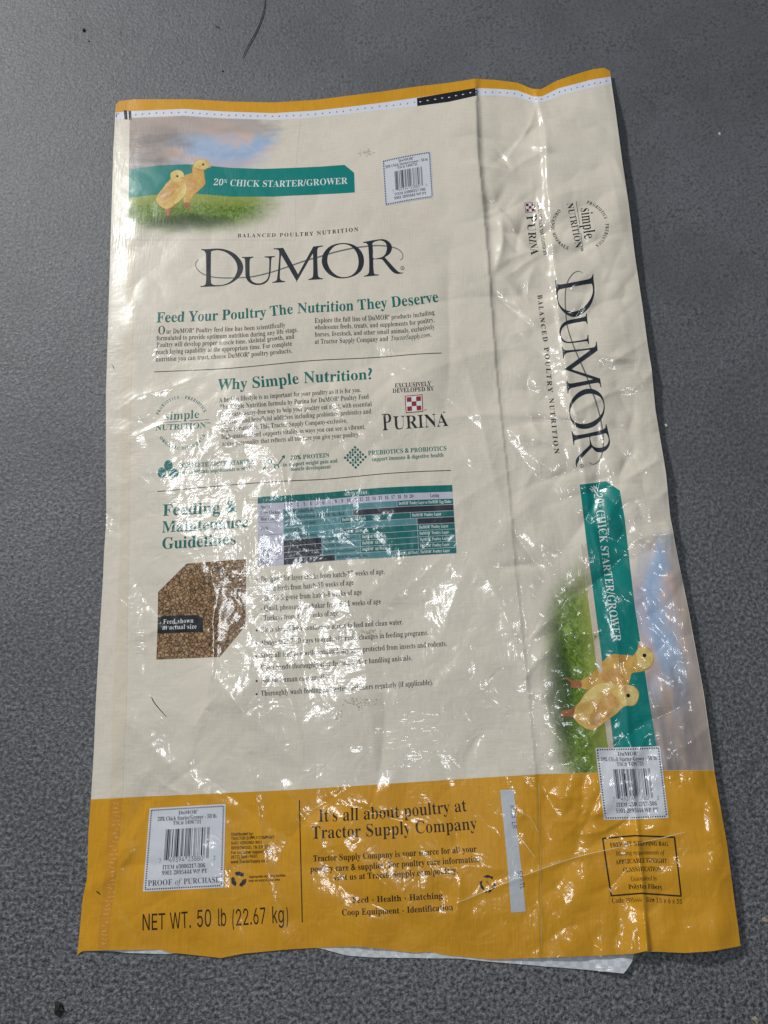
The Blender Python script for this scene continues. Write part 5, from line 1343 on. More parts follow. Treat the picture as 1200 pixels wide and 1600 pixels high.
# ------------------------------------------------------------------ the chicks
def fluff(a, b, c):
    def f(nt, uv):
        n1 = noise(nt, uv, 120.0, 4.0, 0.65, 0.6)
        n2 = noise(nt, mapping(nt, uv, (900, 500, 1)), 1.0, 3.0, 0.6)
        t = math_node(nt, 'ADD', math_node(nt, 'MULTIPLY', n1, 0.7), math_node(nt, 'MULTIPLY', n2, 0.3))
        return ramp(nt, t, [(0.34, a), (0.52, b), (0.68, c)])
    return f


M['chick'] = film("chick_down", fluff((0.56, 0.32, 0.07), (0.66, 0.44, 0.13), (0.74, 0.56, 0.22)))
M['chick_back'] = film("chick_down_dark", fluff((0.48, 0.25, 0.05), (0.60, 0.36, 0.08), (0.66, 0.45, 0.13)))
M['chick_wing'] = film("chick_wing", fluff((0.46, 0.21, 0.05), (0.58, 0.33, 0.10), (0.68, 0.46, 0.19)))
M['chick_head'] = film("chick_head", fluff((0.60, 0.43, 0.12), (0.70, 0.55, 0.20), (0.76, 0.66, 0.34)))
M['chick_tip'] = film("chick_tip", fluff((0.45, 0.22, 0.12), (0.66, 0.48, 0.33), (0.74, 0.62, 0.48)))
M['chick_leg'] = film("chick_leg", fluff((0.24, 0.07, 0.03), (0.36, 0.13, 0.05), (0.46, 0.2, 0.09)))
M['beak'] = film("chick_beak", (0.62, 0.33, 0.18))

Z0 = lambda pts: [(225 + x / 10, 230 + y / 10) for x, y in pts]
BACK = [(1050, 315), (1032, 285), (1010, 245), (985, 215), (930, 192), (880, 190), (830, 205), (790, 235), (768, 280), (757, 340), (750, 400), (700, 420), (640, 442),
        (630, 480), (640, 560), (660, 640), (650, 720), (625, 780), (612, 812), (628, 862), (655, 880), (700, 880), (722, 840), (745, 800), (790, 740), (830, 700),
        (890, 650), (940, 600), (960, 555), (950, 490), (940, 420), (932, 372), (960, 350), (1005, 325)]
BACKWING = [(670, 480), (740, 485), (800, 520), (832, 560), (815, 620), (770, 660), (700, 692), (668, 706), (664, 600)]
BACKHEAD = [(1020, 300), (1000, 240), (940, 200), (870, 200), (810, 235), (785, 290), (830, 330), (900, 345), (960, 340)]
FRONT = [(525, 358), (570, 365), (610, 395), (632, 440), (640, 480), (632, 510), (645, 545), (665, 590), (672, 640), (663, 700), (640, 760), (610, 800), (560, 850), (500, 890),
         (445, 935), (345, 965), (270, 932), (230, 890), (200, 850), (190, 800), (215, 750), (250, 700), (300, 640), (340, 580), (390, 530), (415, 490), (412, 440), (425, 400), (470, 372)]
FRONTWING = [(380, 610), (440, 600), (485, 640), (488, 690), (450, 740), (380, 790), (300, 832), (255, 820), (240, 770), (280, 710), (330, 650)]
WINGTIP = [(250, 760), (300, 735), (345, 720), (375, 715), (352, 745), (315, 775), (270, 790)]
FRONTHEAD = [(525, 366), (580, 380), (615, 410), (630, 465), (600, 520), (560, 548), (490, 540), (435, 505), (424, 425), (465, 380)]
BREAST = [(620, 560), (660, 600), (660, 690), (620, 780), (540, 850), (470, 880), (520, 760), (590, 660)]
COLLAR = [(400, 560), (450, 545), (540, 590), (555, 620), (510, 650), (450, 610), (405, 600)]
LEG_F = [(330, 955), (445, 930), (420, 990), (415, 1040), (402, 1072), (370, 1078), (345, 1050), (347, 1000)]
LEG_B = [(640, 870), (705, 870), (715, 930), (750, 990), (742, 1004), (690, 955), (645, 960)]
# mirrored copy on the side panel: affine through eyes, foot and beak
_a = np.array([(317.5, 257.2), (277.2, 275.7), (264, 336), (330, 261.5)])
_b = np.array([(1006.5, 1023.8), (981.3, 1086.8), (879, 1113.5), (997.5, 1006)])
AFF = np.linalg.lstsq(np.column_stack([_a, np.ones(4)]), _b, rcond=None)[0]


def chicks(side):
    tf = (lambda pts: (np.column_stack([np.array(Z0(pts)), np.ones(len(pts))]) @ AFF)) if side else (lambda pts: np.array(Z0(pts)))
    k = 1.75 if side else 1.0

    def shape(pts, name, mat, parent, layer, sm=3):
        p = Print()
        p.poly(tf(pts), smooth=sm)
        return p.build(name, M[mat], parent, layer)

    def eye(c, parent, layer):
        p = Print()
        c_ = tf([c])[0]
        p.disc(c_, 1.75 * k, n=14)
        p.build("eye", M['black'], parent, layer)
    where = "printed on the side panel" if side else "printed on the front"
    b = shape(BACK, "chick", 'chick_back', BAG, 3)
    b['label'] = "taller yellow chick standing behind, " + where
    shape(LEG_B, "leg", 'chick_leg', b, 3.4)
    shape(BACKWING, "wing", 'chick_wing', b, 4)
    shape(BACKHEAD, "head", 'chick_head', b, 4)
    shape([(1008, 290), (1052, 316), (1010, 324)], "beak", 'beak', b, 5, 0)
    eye((925, 272), b, 5)
    f = shape(FRONT, "chick", 'chick', BAG, 6)
    f['label'] = "plump yellow chick in front, " + where
    shape(LEG_F, "leg", 'chick_leg', f, 5.6)
    shape(BREAST, "breast", 'chick_head', f, 7)
    shape(FRONTWING, "wing", 'chick_wing', f, 7.5)
    shape(COLLAR, "collar", 'chick_wing', f, 7.5)
    shape(WINGTIP, "wing_tip", 'chick_tip', f, 8)
    shape(FRONTHEAD, "head", 'chick_head', f, 8)
    shape([(560, 490), (590, 463), (622, 470), (617, 498), (590, 508)], "beak", 'beak', f, 9, 0)
    eye((522, 457), f, 9)


chicks(False)
chicks(True)

# ------------------------------------------------------------------ the big brand lettering
A_ = lambda pts: [(300 + x / 6.6667, 360 + y / 6.6667) for x, y in pts]
B_ = lambda pts: [(460 + x / 6.6667, 360 + y / 6.6667) for x, y in pts]
LOGO = [
    (A_([(95, 195), (160, 196), (220, 191), (280, 190), (340, 198), (400, 218), (455, 252), (500, 300), (525, 345), (533, 385), (525, 430), (500, 475), (465, 510), (420, 542),
         (370, 564), (320, 576), (250, 583), (180, 585), (88, 590), (92, 580), (120, 576), (138, 565), (145, 545), (148, 500), (148, 400), (146, 280), (143, 240), (132, 218),
         (115, 207), (97, 203)]),
     A_([(205, 215), (250, 206), (290, 208), (340, 222), (390, 252), (430, 290), (460, 335), (473, 385), (470, 425), (452, 470), (425, 510), (380, 545), (330, 565), (270, 571),
         (225, 568), (205, 555), (197, 530), (195, 400), (196, 300), (198, 235)])),
    (A_([(517, 278), (640, 274), (640, 282), (615, 288), (604, 300), (600, 330), (600, 450), (604, 490), (618, 520), (645, 542), (680, 552), (720, 550), (760, 530), (785, 505),
         (798, 470), (803, 420), (806, 330), (804, 300), (795, 285), (757, 280), (755, 272), (862, 267), (862, 275), (835, 282), (825, 300), (822, 350), (818, 430), (810, 480),
         (790, 525), (755, 553), (715, 566), (670, 568), (630, 560), (595, 540), (570, 510), (558, 470), (555, 400), (553, 320), (550, 300), (540, 288), (520, 285)]), None),
    (A_([(850, 188), (950, 182), (1105, 458), (1264, 168), (1364, 158), (1364, 166), (1325, 175), (1308, 190), (1304, 230), (1306, 330), (1310, 450), (1316, 480), (1335, 495),
         (1364, 500), (1364, 508), (1212, 516), (1212, 508), (1240, 500), (1256, 485), (1262, 450), (1262, 300), (1259, 238), (1095, 525), (1088, 528), (930, 255), (922, 300), (918, 400),
         (914, 470), (918, 505), (935, 522), (970, 530), (972, 537), (836, 547), (838, 540), (868, 530), (882, 515), (888, 490), (900, 380), (908, 280), (908, 225), (900, 207),
         (880, 198), (852, 196)]), None),
    (B_([(285, 320), (295, 260), (320, 215), (365, 170), (430, 142), (510, 132), (590, 142), (655, 175), (700, 225), (722, 285), (722, 350), (700, 410), (655, 455), (590, 485),
         (510, 500), (430, 492), (365, 460), (320, 415), (295, 370)]),
     B_([(342, 320), (348, 265), (370, 215), (410, 170), (460, 148), (515, 143), (570, 155), (615, 188), (648, 235), (665, 290), (668, 345), (655, 400), (625, 445), (580, 475),
         (525, 488), (470, 482), (420, 455), (380, 415), (355, 370)])),
    (B_([(715, 122), (790, 108), (860, 97), (920, 92), (965, 105), (1000, 135), (1015, 175), (1008, 215), (985, 250), (940, 280), (985, 330), (1035, 385), (1075, 425), (1105, 440),
         (1130, 438), (1130, 446), (1095, 452), (1055, 450), (1020, 430), (975, 380), (920, 310), (895, 300), (820, 302), (822, 380), (828, 440), (838, 458), (878, 460), (878, 468),
         (724, 482), (724, 475), (755, 465), (770, 450), (778, 420), (778, 300), (770, 180), (762, 148), (745, 132), (716, 130)]),
     B_([(815, 130), (850, 112), (895, 105), (935, 118), (958, 150), (962, 195), (950, 240), (925, 270), (890, 285), (822, 292), (818, 220), (814, 160)])),
]
SWOOSH = A_([(68, 305), (45, 330), (38, 365), (55, 405), (100, 445), (150, 468), (230, 488), (330, 495), (440, 495), (550, 490), (640, 480), (740, 458), (860, 425), (980, 385),
             (1080, 350), (1197, 310), (1317, 278), (1447, 238), (1567, 208), (1677, 185), (1767, 172), (1887, 160), (1987, 160), (2087, 175), (2152, 200), (2187, 235), (2197, 270),
             (2187, 295), (2167, 310)])
SWW = np.interp(np.linspace(0, 1, len(SWOOSH)), [0, 0.1, 0.45, 0.6, 0.8, 1], [0.7, 1.5, 1.9, 2.3, 1.8, 1.0])
_a = np.array([A_([(88, 590)])[0], B_([(724, 482)])[0], A_([(95, 195)])[0], B_([(1130, 442)])[0]])
_b = np.array([(867, 438), (894, 673.6), (927, 428), (900.3, 730.5)])
LAFF = np.linalg.lstsq(np.column_stack([_a, np.ones(4)]), _b, rcond=None)[0]


def brand(side):
    tf = (lambda pts: (np.column_stack([np.array(pts), np.ones(len(pts))]) @ LAFF)) if side else (lambda pts: np.array(pts))
    sw = Print()
    sw.stroke(tf(SWOOSH), SWW * (1.05 if side else 1), 4)
    p = Print()
    for o, h in LOGO:
        oo = tf(o)
        sm = smooth_sharp(oo)
        hh = [smooth_closed(tf(h), 3)] if h is not None else []
        p.poly(sm, hh)
    r = tf(B_([(1125, 393)]))[0]
    p.disc(r, 3.0, n=18, hole=0.78)
    p.disc(r, 0.9, n=8)
    o = p.build("brand_lettering", M['slate'], BAG, 3, "large dark brand lettering " + ("running down the side panel" if side else "across the front panel"))
    sw.build("swoosh", M['grey'], o, 2)


def smooth_sharp(P):
    """Catmull-Rom but keeping the corners of serifs sharp"""
    P = np.asarray(P, float)
    L = len(P)
    out = []
    d = np.roll(P, -1, 0) - P
    ang = np.array([abs((math.atan2(*d[i][::-1]) - math.atan2(*d[i - 1][::-1]) + math.pi) % (2 * math.pi) - math.pi) for i in range(L)])
    corner = ang > 0.95
    for i in range(L):
        p1, p2 = P[i], P[(i + 1) % L]
        p0 = P[i - 1] if not corner[i] else 2 * p1 - p2
        p3 = P[(i + 2) % L] if not corner[(i + 1) % L] else 2 * p2 - p1
        for j in range(3):
            t = j / 3
            out.append(0.5 * (2 * p1 + (p2 - p0) * t + (2 * p0 - 5 * p1 + 4 * p2 - p3) * t * t + (3 * p1 - p0 - 3 * p2 + p3) * t ** 3))
    return np.array(out)


brand(False)
brand(True)


def block(name, mat, lines, parent=BAG, layer=2, label=None):
    """lines: (string, path, cap height px, style[, track])"""
    p = Print()
    for ln in lines:
        p.text(*ln)
    return p.build(name, M[mat], parent, layer, label)


# ------------------------------------------------------------------ front panel text
block("tagline_lettering", 'ink', [("BALANCED POULTRY NUTRITION", [(371, 371), (425, 370.4), (480, 368.4), (520, 364.8), (560, 361)], 5.8, 'b', 0.12)])
block("headline_lettering", 'green', [("Feed Your Poultry The Nutrition They Deserve",
      [(244, 504), (338, 500.5), (412, 495), (460, 490), (550, 485), (612, 480), (650, 476), (686, 471.5)], 16, 'b')], layer=2)
block("paragraph_lettering", 'ink', [
    ("O", [(246.5, 522.5), (258.5, 521.8)], 12.5, 'r'),
    ("ur DuMOR® Poultry feed line has been scientifically", [(259.5, 521.4), (320, 519), (375, 516.6), (410, 514.5), (446, 511)], 7.2, 'r'),
    ("formulated to provide optimum nutrition during any life stage.", [(244.3, 532), (320, 529.5), (393.6, 526), (430, 522.5), (466, 518)], 7.2, 'r'),
    ("Poultry will develop proper muscle tone, skeletal growth, and", [(244, 542.5), (345, 538.7), (400, 535), (460, 529)], 7.2, 'r'),
    ("reach laying capability at the appropriate time. For complete", [(243.4, 553.7), (345, 549), (400, 545.5), (456.7, 540)], 7.2, 'r'),
    ("nutrition you can trust, choose DuMOR® poultry products.", [(243, 565), (300, 562.3), (354, 559.5), (410, 555.5), (456.7, 551)], 7.2, 'r')],
    label="small serif paragraph under the headline, left column")
block("paragraph_lettering", 'ink', [
    ("Explore the full line of DuMOR® products including", [(491.5, 504.5), (550, 502), (609, 498.8), (650, 495.5), (679.3, 491)], 7.2, 'r'),
    ("wholesome feeds, treats, and supplements for poultry,", [(491.5, 515), (570, 512), (637, 508.3), (679.3, 502.8)], 7.2, 'r'),
    ("horses, livestock, and other small animals, exclusively", [(491.5, 526), (570, 523), (637, 519.5), (679.3, 513.5)], 7.2, 'r'),
    ("at Tractor Supply Company and", [(491.5, 537.3), (550, 535.3), (606.5, 532.5)], 7.2, 'r'),
    ("TractorSupply.com.", [(610.5, 532.3), (645, 529.5), (674.7, 525.7)], 7.2, 'i')],
    label="small serif paragraph under the headline, right column")
p = Print()
p.stroke([(240.8, 581), (360, 575.5), (480, 564), (560, 560), (600, 557.7), (650, 553.5), (690, 551.7)], 1.15, 4)
p.build("dividing_line", M['line'], BAG, 1.5)
p = Print()
p.stroke([(246, 768), (302, 763), (382, 756), (440, 752), (505, 749), (550, 745), (598, 740.4), (650, 737), (704.6, 735)], 1.15, 4)
p.build("dividing_line", M['line'], BAG, 1.5)
block("section_heading", 'green', [("Why Simple Nutrition?", [(340, 609.5), (398, 606), (440, 602), (478, 598.5), (530, 595.5), (582.5, 592)], 17, 'b')])
block("paragraph_lettering", 'ink', [
    ("A healthy lifestyle is as important for your poultry as it is for you.", [(342.4, 628.6), (395, 624.5), (453.8, 619.8), (564, 612.4)], 7.2, 'r'),
    ("The Simple Nutrition formula by Purina for DuMOR® Poultry Feed", [(343, 639.8), (400, 636), (456, 631.5), (576.4, 623)], 7.2, 'r'),
    ("is an easy, worry-free way to help your poultry eat right, with essential", [(344, 651.3), (400, 647.5), (455, 643.2), (581, 634.4)], 7.2, 'r'),
    ("nutrients and beneficial additives including probiotics, prebiotics and", [(344.9, 662.6), (400, 658.6), (456, 654.4), (580.2, 646)], 7.2, 'r'),
    ("organic minerals. This Tractor Supply Company-exclusive,", [(345.8, 674.3), (400, 670.3), (450, 666.5), (542.7, 660.3)], 7.2, 'r'),
    ("high-quality blend supports vitality in ways you can see: a vibrant,", [(345.8, 685.7), (400, 682), (456, 677.8), (570.8, 670)], 7.2, 'r'),
    ("active personality that reflects all the care you give your poultry.", [(346.7, 696.8), (400, 693), (450, 689.5), (561.8, 682)], 7.2, 'r')],
    label="small serif paragraph under the second green heading")


def arc(c, rx_, ry_, a0, a1, n=24):
    return [(c[0] + rx_ * math.cos(math.radians(a0 + (a1 - a0) * i / n)), c[1] - ry_ * math.sin(math.radians(a0 + (a1 - a0) * i / n))) for i in range(n + 1)]


emb = block("round_emblem", 'green', [
    ("simple", [(256.4, 656.3), (284, 654.8), (311.5, 653)], 13.0, 'r'),
    ("NUTRITION™", [(242.5, 672.8), (284, 670.6), (327, 668.0)], 8.6, 'r')], label="round two-word emblem on the front")
block("arc_lettering", 'green', [
    ("PROBIOTICS • PREBIOTICS", arc((284, 661), 38, 38.5, 161, 25), 4.6, 'b', 0.1, False)], emb)
block("arc_lettering", 'green', [
    ("ORGANIC MINERALS", arc((284, 661), 42, 42, 213, 333), 4.6, 'b', 0.1, False)], emb)
p = Print()
p.stroke([(241, 661), (283.5, 658.3)], 0.9)
p.stroke([(297, 657.6), (326.8, 655.6)], 0.9)
p.build("emblem_rule", M['grey'], emb, 2)

# icons with captions
p = Print()
for c, rx_, ry_ in [((263, 727.6), 6.6, 8.6), ((252.8, 738.6), 6.6, 8.2), ((270.8, 739.3), 8.6, 7.2)]:
    p.disc(c, rx_, ry_, 24)
p.build("egg_icon", M['green'], BAG, 2)
p = Print()
p.stroke([(411, 734), (418.8, 723.4)], 1.3)
p.disc((421, 720.7), 3.8, n=20, hole=0.62)
p.stroke([(424, 722.8), (429.3, 726.8)], 1.3)
p.disc((432, 729.3), 3.8, n=20, hole=0.62)
p.stroke([(434.2, 726.3), (443, 714)], 1.3)
p.poly([(445.2, 711), (444.8, 717), (439.8, 713.2)])
p.build("graph_icon", M['green'], BAG, 2)
p = Print()
cx0, cy0 = 555.2, 714.6
ux, uy = np.array([3.95, -0.15]), np.array([0.12, 3.95])
for i in range(-4, 5):
    n = 4 - abs(i)
    js = [j for j in range(-n, n + 1) if (j + n) % 2 == 0]
    for j in js:
        c = np.array([cx0, cy0]) + ux * i + uy * j
        p.disc(c, 1.95, n=12)
    if len(js) > 1:
        for j in js[:-1]:
            if (i + j) % 4 in (0, 1):
                a = np.array([cx0, cy0]) + ux * i + uy * (j + 0.55)
                b = np.array([cx0, cy0]) + ux * i + uy * (j + 1.45)
                p.stroke([a, b], 1.3)
p.build("dots_icon", M['green'], BAG, 2)
block("feature_lettering", 'green', [
    ("COMPLETE CHICK STARTER", [(278, 731.2), (340, 728), (396.4, 724)], 6.6, 'b'),
    ("no additional supplements needed", [(284.6, 740.6), (340, 737.5), (390.6, 733.7)], 6.0, 'b')])
block("feature_lettering", 'green', [
    ("20% PROTEIN", [(453.8, 718.6), (515, 714)], 6.4, 'b'),
    ("to support weight gain and", [(442.5, 729), (527.5, 722.6)], 6.0, 'b'),
    ("muscle development", [(454, 735.8), (517, 731.8)], 6.0, 'b')])
block("feature_lettering", 'green', [
    ("PREBIOTICS & PROBIOTICS", [(575, 711.3), (640, 707), (698, 703.6)], 6.8, 'b'),
    ("support immune & digestive health", [(580.8, 720.6), (640, 716.8), (693.3, 713.5)], 6.2, 'b')])

block("section_heading", 'green', [
    ("Feeding &", [(253.6, 806), (310, 803.2), (369.5, 799.6)], 17.5, 'b'),
    ("Maintenance", [(252.5, 832.2), (320, 828.2), (388, 823.4)], 17.5, 'b'),
    ("Guidelines", [(252.5, 858), (310, 854.6), (369.5, 850)], 17.5, 'b')])

# ------------------------------------------------------------------ feeding chart
TT = interp([(402.7, 776.4), (440, 774.6), (457, 773.4), (513, 769.4), (558.7, 765), (597, 762), (635, 760), (706.5, 757.8)], 0)
BB = interp([(403.3, 884.3), (442, 883), (520, 876.2), (550, 874), (612, 871), (660, 867.5), (713.6, 864.5)], 0)


def cpt(x, t):
    """chart point: x photo column measured along the top edge, t 0..1 downwards"""
    k = (x - 402.7) / (706.5 - 402.7)
    xb = 403.3 + k * (713.6 - 403.3)
    return (x + (xb - x) * t, TT(x) * (1 - t) + BB(min(xb, 713.6)) * t)


def crect(p, x0, x1, t0, t1):
    n = max(2, int((x1 - x0) / 6))
    p.poly([cpt(x0 + (x1 - x0) * i / n, t0) for i in range(n + 1)] + [cpt(x1 - (x1 - x0) * i / n, t1) for i in range(n + 1)])


p = Print()
crect(p, 402.7, 706.5, 0.0, 1.0)
chart = p.build("feeding_chart", M['rowlabel'], BAG, 1, "table of feeds by age in weeks, green header over coloured bars")
p = Print()
crect(p, 402.7, 706.5, 0.0, 0.098)
p.build("header_bar", M['green'], chart, 2)
WX = lambda c: 441.8 + c * (648.7 - 441.8) / 21
R0, RH = 0.196, (1 - 0.196) / 9
END = 706.5
CELLS = [(0, 0, 18, 'l', "DuMOR® Starter/Grower"), (0, 18, 99, 'd', "DuMOR® Poultry Layer or DuMOR® Egg Maker"),
         (1, 0, 11, 'l', "DuMOR® Starter/Grower to DuMOR® Meat Bird"), (1, 11, 99, 'k', ""),
         (2, 0, 9, 'l', "DuMOR® Starter/Grower"), (2, 9, 20, 'd', "DuMOR® All Flock"), (2, 20, 99, 'd', "DuMOR® Poultry Layer"),
         (3, 0, 21, 'l', "DuMOR® Duck"), (3, 21, 99, 'k', ""),
         (4, 0, 9, 'l', "DuMOR® Starter/Grower"), (4, 9, 21, 'd', "DuMOR® All Flock"), (4, 21, 99, 'd', "DuMOR® Poultry Layer")]
for r in (5, 6, 7):
    CELLS += [(r, 0, 6, 'k', ""), (r, 6, 12, 'l', "DuMOR® Starter/Grower"), (r, 12, 21, 'd', "DuMOR® All Flock"), (r, 21, 99, 'd', "DuMOR® Poultry Layer")]
CELLS += [(8, 0, 8, 'k', ""), (8, 8, 17.2, 'l', "DuMOR® Starter/Grower"), (8, 17.2, 21, 'd', "DuMOR® All Flock"), (8, 21, 99, 'd', "DuMOR® Poultry Layer")]
pb_, pw_, pr_, pn_, ph_ = [Print() for _ in range(5)]
LENS = {"DuMOR® Starter/Grower": 48, "DuMOR® Poultry Layer or DuMOR® Egg Maker": 82, "DuMOR® Starter/Grower to DuMOR® Meat Bird": 92,
        "DuMOR® All Flock": 37, "DuMOR® Poultry Layer": 45, "DuMOR® Duck": 31}
for r, c0, c1, kind, tx in CELLS:
    x0, x1 = WX(c0), (END if c1 == 99 else WX(c1))
    t0, t1 = R0 + r * RH, R0 + (r + 1) * RH
    p = Print()
    crect(p, x0 + 0.35, x1 - 0.35, t0 + 0.0035, t1 - 0.0035)
    p.build("chart_cell", M[{'l': 'pale_teal', 'd': 'teal_cell', 'k': 'slate'}[kind]], chart, 2)
    if tx:
        ln = min(LENS[tx], x1 - x0 - 4)
        tb = t1 - 0.30 * RH
        (pb_ if kind == 'l' else pw_).text(tx, [cpt(x0 + 2.6, tb), cpt(x0 + 2.6 + ln / 2, tb), cpt(x0 + 2.6 + ln, tb)], 4.6, 'b')
for i, s_ in enumerate(["0", "1", "2", "3", "4", "5", "6", "7", "8", "9", "10", "11", "12", "13", "14", "15", "16", "17", "18", "19", "20+"]):
    xc = (WX(i) + WX(i + 1)) / 2 - 1.0
    hw = 1.5 if len(s_) == 1 else (2.9 if len(s_) == 2 else 4.0)
    pn_.text(s_, [cpt(xc - hw, 0.168), cpt(xc + hw, 0.168)], 5.4, 'b')
pn_.text("Laying", [cpt(671, 0.168), cpt(685, 0.168)], 5.8, 'b')
for i, (s_, ln) in enumerate([("Layer Chicken", 30), ("Meat Chicken", 29), ("Duck", 11.5), ("Geese", 12.5), ("Quail", 12), ("Pheasant", 19), ("Chukar", 16), ("Turkey", 15)]):
    tt_ = R0 + (i if i < 2 else (2.5 if i == 2 else i + 1)) * RH + 0.68 * RH
    pr_.text(s_, [cpt(406.8, tt_), cpt(406.8 + ln, tt_)], 5.2, 'b')
pr_.text("Species", [cpt(407, 0.17), cpt(421.5, 0.17)], 5.2, 'b')
ph_.text("AGE IN WEEKS", [cpt(537.5, 0.072), cpt(556, 0.072), cpt(573.5, 0.072)], 4.8, 'b')
pr_.build("row_name", M['ink'], chart, 3)
pn_.build("week_number", M['ink'], chart, 3)
pb_.build("chart_lettering", M['ink'], chart, 3, "dark chart lettering on pale cells")
ph_.build("header_lettering", M['white_ink'], chart, 3)
pw_.build("chart_lettering", M['white_ink'], chart, 3, "white chart lettering on green cells")
p = Print()
for i, nb in enumerate([1, 2, 4, 5, 6, 7, 8]):
    p.stroke([cpt(403.2, R0 + nb * RH), cpt(441.5, R0 + nb * RH)], 0.6)
p.build("row_line", M['grey'], chart, 2)

# ------------------------------------------------------------------ bullet list
BUL = [("Designed for layer chicks from hatch-17 weeks of age.", (407.6, 909), (601.4, 896.4), 0), ("Meat birds from hatch-10 weeks of age", (412.4, 924), (552.8, 913.5), 1),
       ("Ducks & geese from hatch-8 weeks of age", (412.4, 938.7), (565.4, 928.5), 1), ("Quail, pheasant or chukar from 6-11 weeks of age", (412.4, 954), (595.4, 943.5), 1),
       ("Turkeys from 8-17 weeks of age", (411.8, 969.6), (528.5, 961.5), 1), ("Birds should have continuous access to feed and clean water.", (407.6, 988), (630, 975.4), 0),
       ("Always take 7-10 days to gradually make changes in feeding programs.", (407, 1008.6), (669.8, 992), 0),
       ("Store all feed in a well-ventilated, dry area protected from insects and rodents.", (407, 1028.4), (698.6, 1009), 0),
       ("Wash hands thoroughly after feeding and/or handling animals.", (407.6, 1047.6), (644, 1031.4), 0), ("Not for human consumption.", (407.6, 1067), (518.6, 1060.5), 0),
       ("Thoroughly wash feeding and water containers regularly (if applicable).", (407.6, 1087.5), (677, 1069.5), 0)]
for s_, a, b, sub in BUL:
    p = Print()
    mid = ((a[0] + b[0]) / 2, (a[1] + b[1]) / 2 + 0.6)
    p.text(s_, [a, mid, b], 8.2, 'r')
    if sub:
        p.disc((a[0] - 4, a[1] - 2.4), 0.75, n=8)
    else:
        p.disc((a[0] - 6.6, a[1] - 3.0), 1.6, n=12)
    p.build("bullet_lettering", M['ink'], BAG, 2)


# ------------------------------------------------------------------ picture of feed pellets
def pellet_color(nt, uv):
    v = nt.nodes.new('ShaderNodeTexVoronoi')
    v.inputs['Scale'].default_value = 330.0
    w_ = noise(nt, uv, 300.0, 2.0, 0.5, out=1)
    add = nt.nodes.new('ShaderNodeVectorMath')
    add.operation = 'MULTIPLY_ADD'
    add.inputs[1].default_value = (0.0016, 0.0016, 0)
    nt.links.new(w_, add.inputs[0])
    nt.links.new(uv, add.inputs[2])
    nt.links.new(add.outputs[0], v.inputs['Vector'])
    s = nt.nodes.new('ShaderNodeSeparateColor')
    nt.links.new(v.outputs['Color'], s.inputs[0])
    base = ramp(nt, s.outputs[0], [(0.0, (0.22, 0.125, 0.055)), (0.5, (0.34, 0.205, 0.10)), (1.0, (0.44, 0.285, 0.155))])
    e = nt.nodes.new('ShaderNodeTexVoronoi')
    e.feature = 'DISTANCE_TO_EDGE'
    e.inputs['Scale'].default_value = 330.0
    nt.links.new(add.outputs[0], e.inputs['Vector'])
    gap = ramp(nt, e.outputs['Distance'], [(0.02, (0.9,) * 3), (0.16, (0,) * 3)])
    return mix_color(nt, gap, base, (0.020, 0.011, 0.006))


M['pellets'] = film("printed_pellets", pellet_color)
p = Print()
p.poly([(291.5, 880.6), (340, 877), (384.7, 873.6), (384, 925), (383.6, 978), (343.5, 1026.4), (295, 1028.5), (244.3, 1030.7), (246, 980), (247, 925)])
pel = p.build("pellet_picture", M['pellets'], BAG, 1, "printed picture of brown feed pellets with two clipped corners")
p = Print()
p.poly([(247, 966), (254.7, 962.6), (308.8, 960.8), (317, 966.5), (317, 987.4), (280, 988.8), (245.9, 990)])
p.build("caption_plate", M['black'], pel, 2)
block("caption_lettering", 'white_ink', [("Feed shown", [(254.7, 974.8), (302.3, 972.8)], 7.0, 'r', 0.03), ("at actual size", [(253.5, 984), (307.3, 982)], 7.0, 'r', 0.03)], pel, 3)


# ------------------------------------------------------------------ checkerboard emblem
def checker(corners, red, lettering, label):
    TL, TR, BR, BL = [np.array(c, float) for c in corners]
    P = lambda s, t: tuple((TL * (1 - s) + TR * s) * (1 - t) + (BL * (1 - s) + BR * s) * t)
    p = Print()
    p.poly([P(0, 0), P(1, 0), P(1, 1), P(0, 1)])
    o = p.build("checkerboard_emblem", M[red], BAG, 1, label)
    p = Print()
    p.poly([P(.05, .05), P(.95, .05), P(.95, .95), P(.05, .95)])
    p.build("emblem_field", M['white_ink'], o, 2)
    for i in range(3):
        for j in range(3):
            if (i + j) % 2 == 0:
                p = Print()
                a, b = 0.10 + i * 0.80 / 3, 0.10 + j * 0.80 / 3
                p.poly([P(a, b), P(a + .8 / 3, b), P(a + .8 / 3, b + .8 / 3), P(a, b + .8 / 3)])
                p.build("emblem_square", M[red], o, 3)
    k = lettering[2]
    block("developer_lettering", lettering[0], lettering[1][:k], o)
    block("emblem_lettering", lettering[0], lettering[1][k:], o)


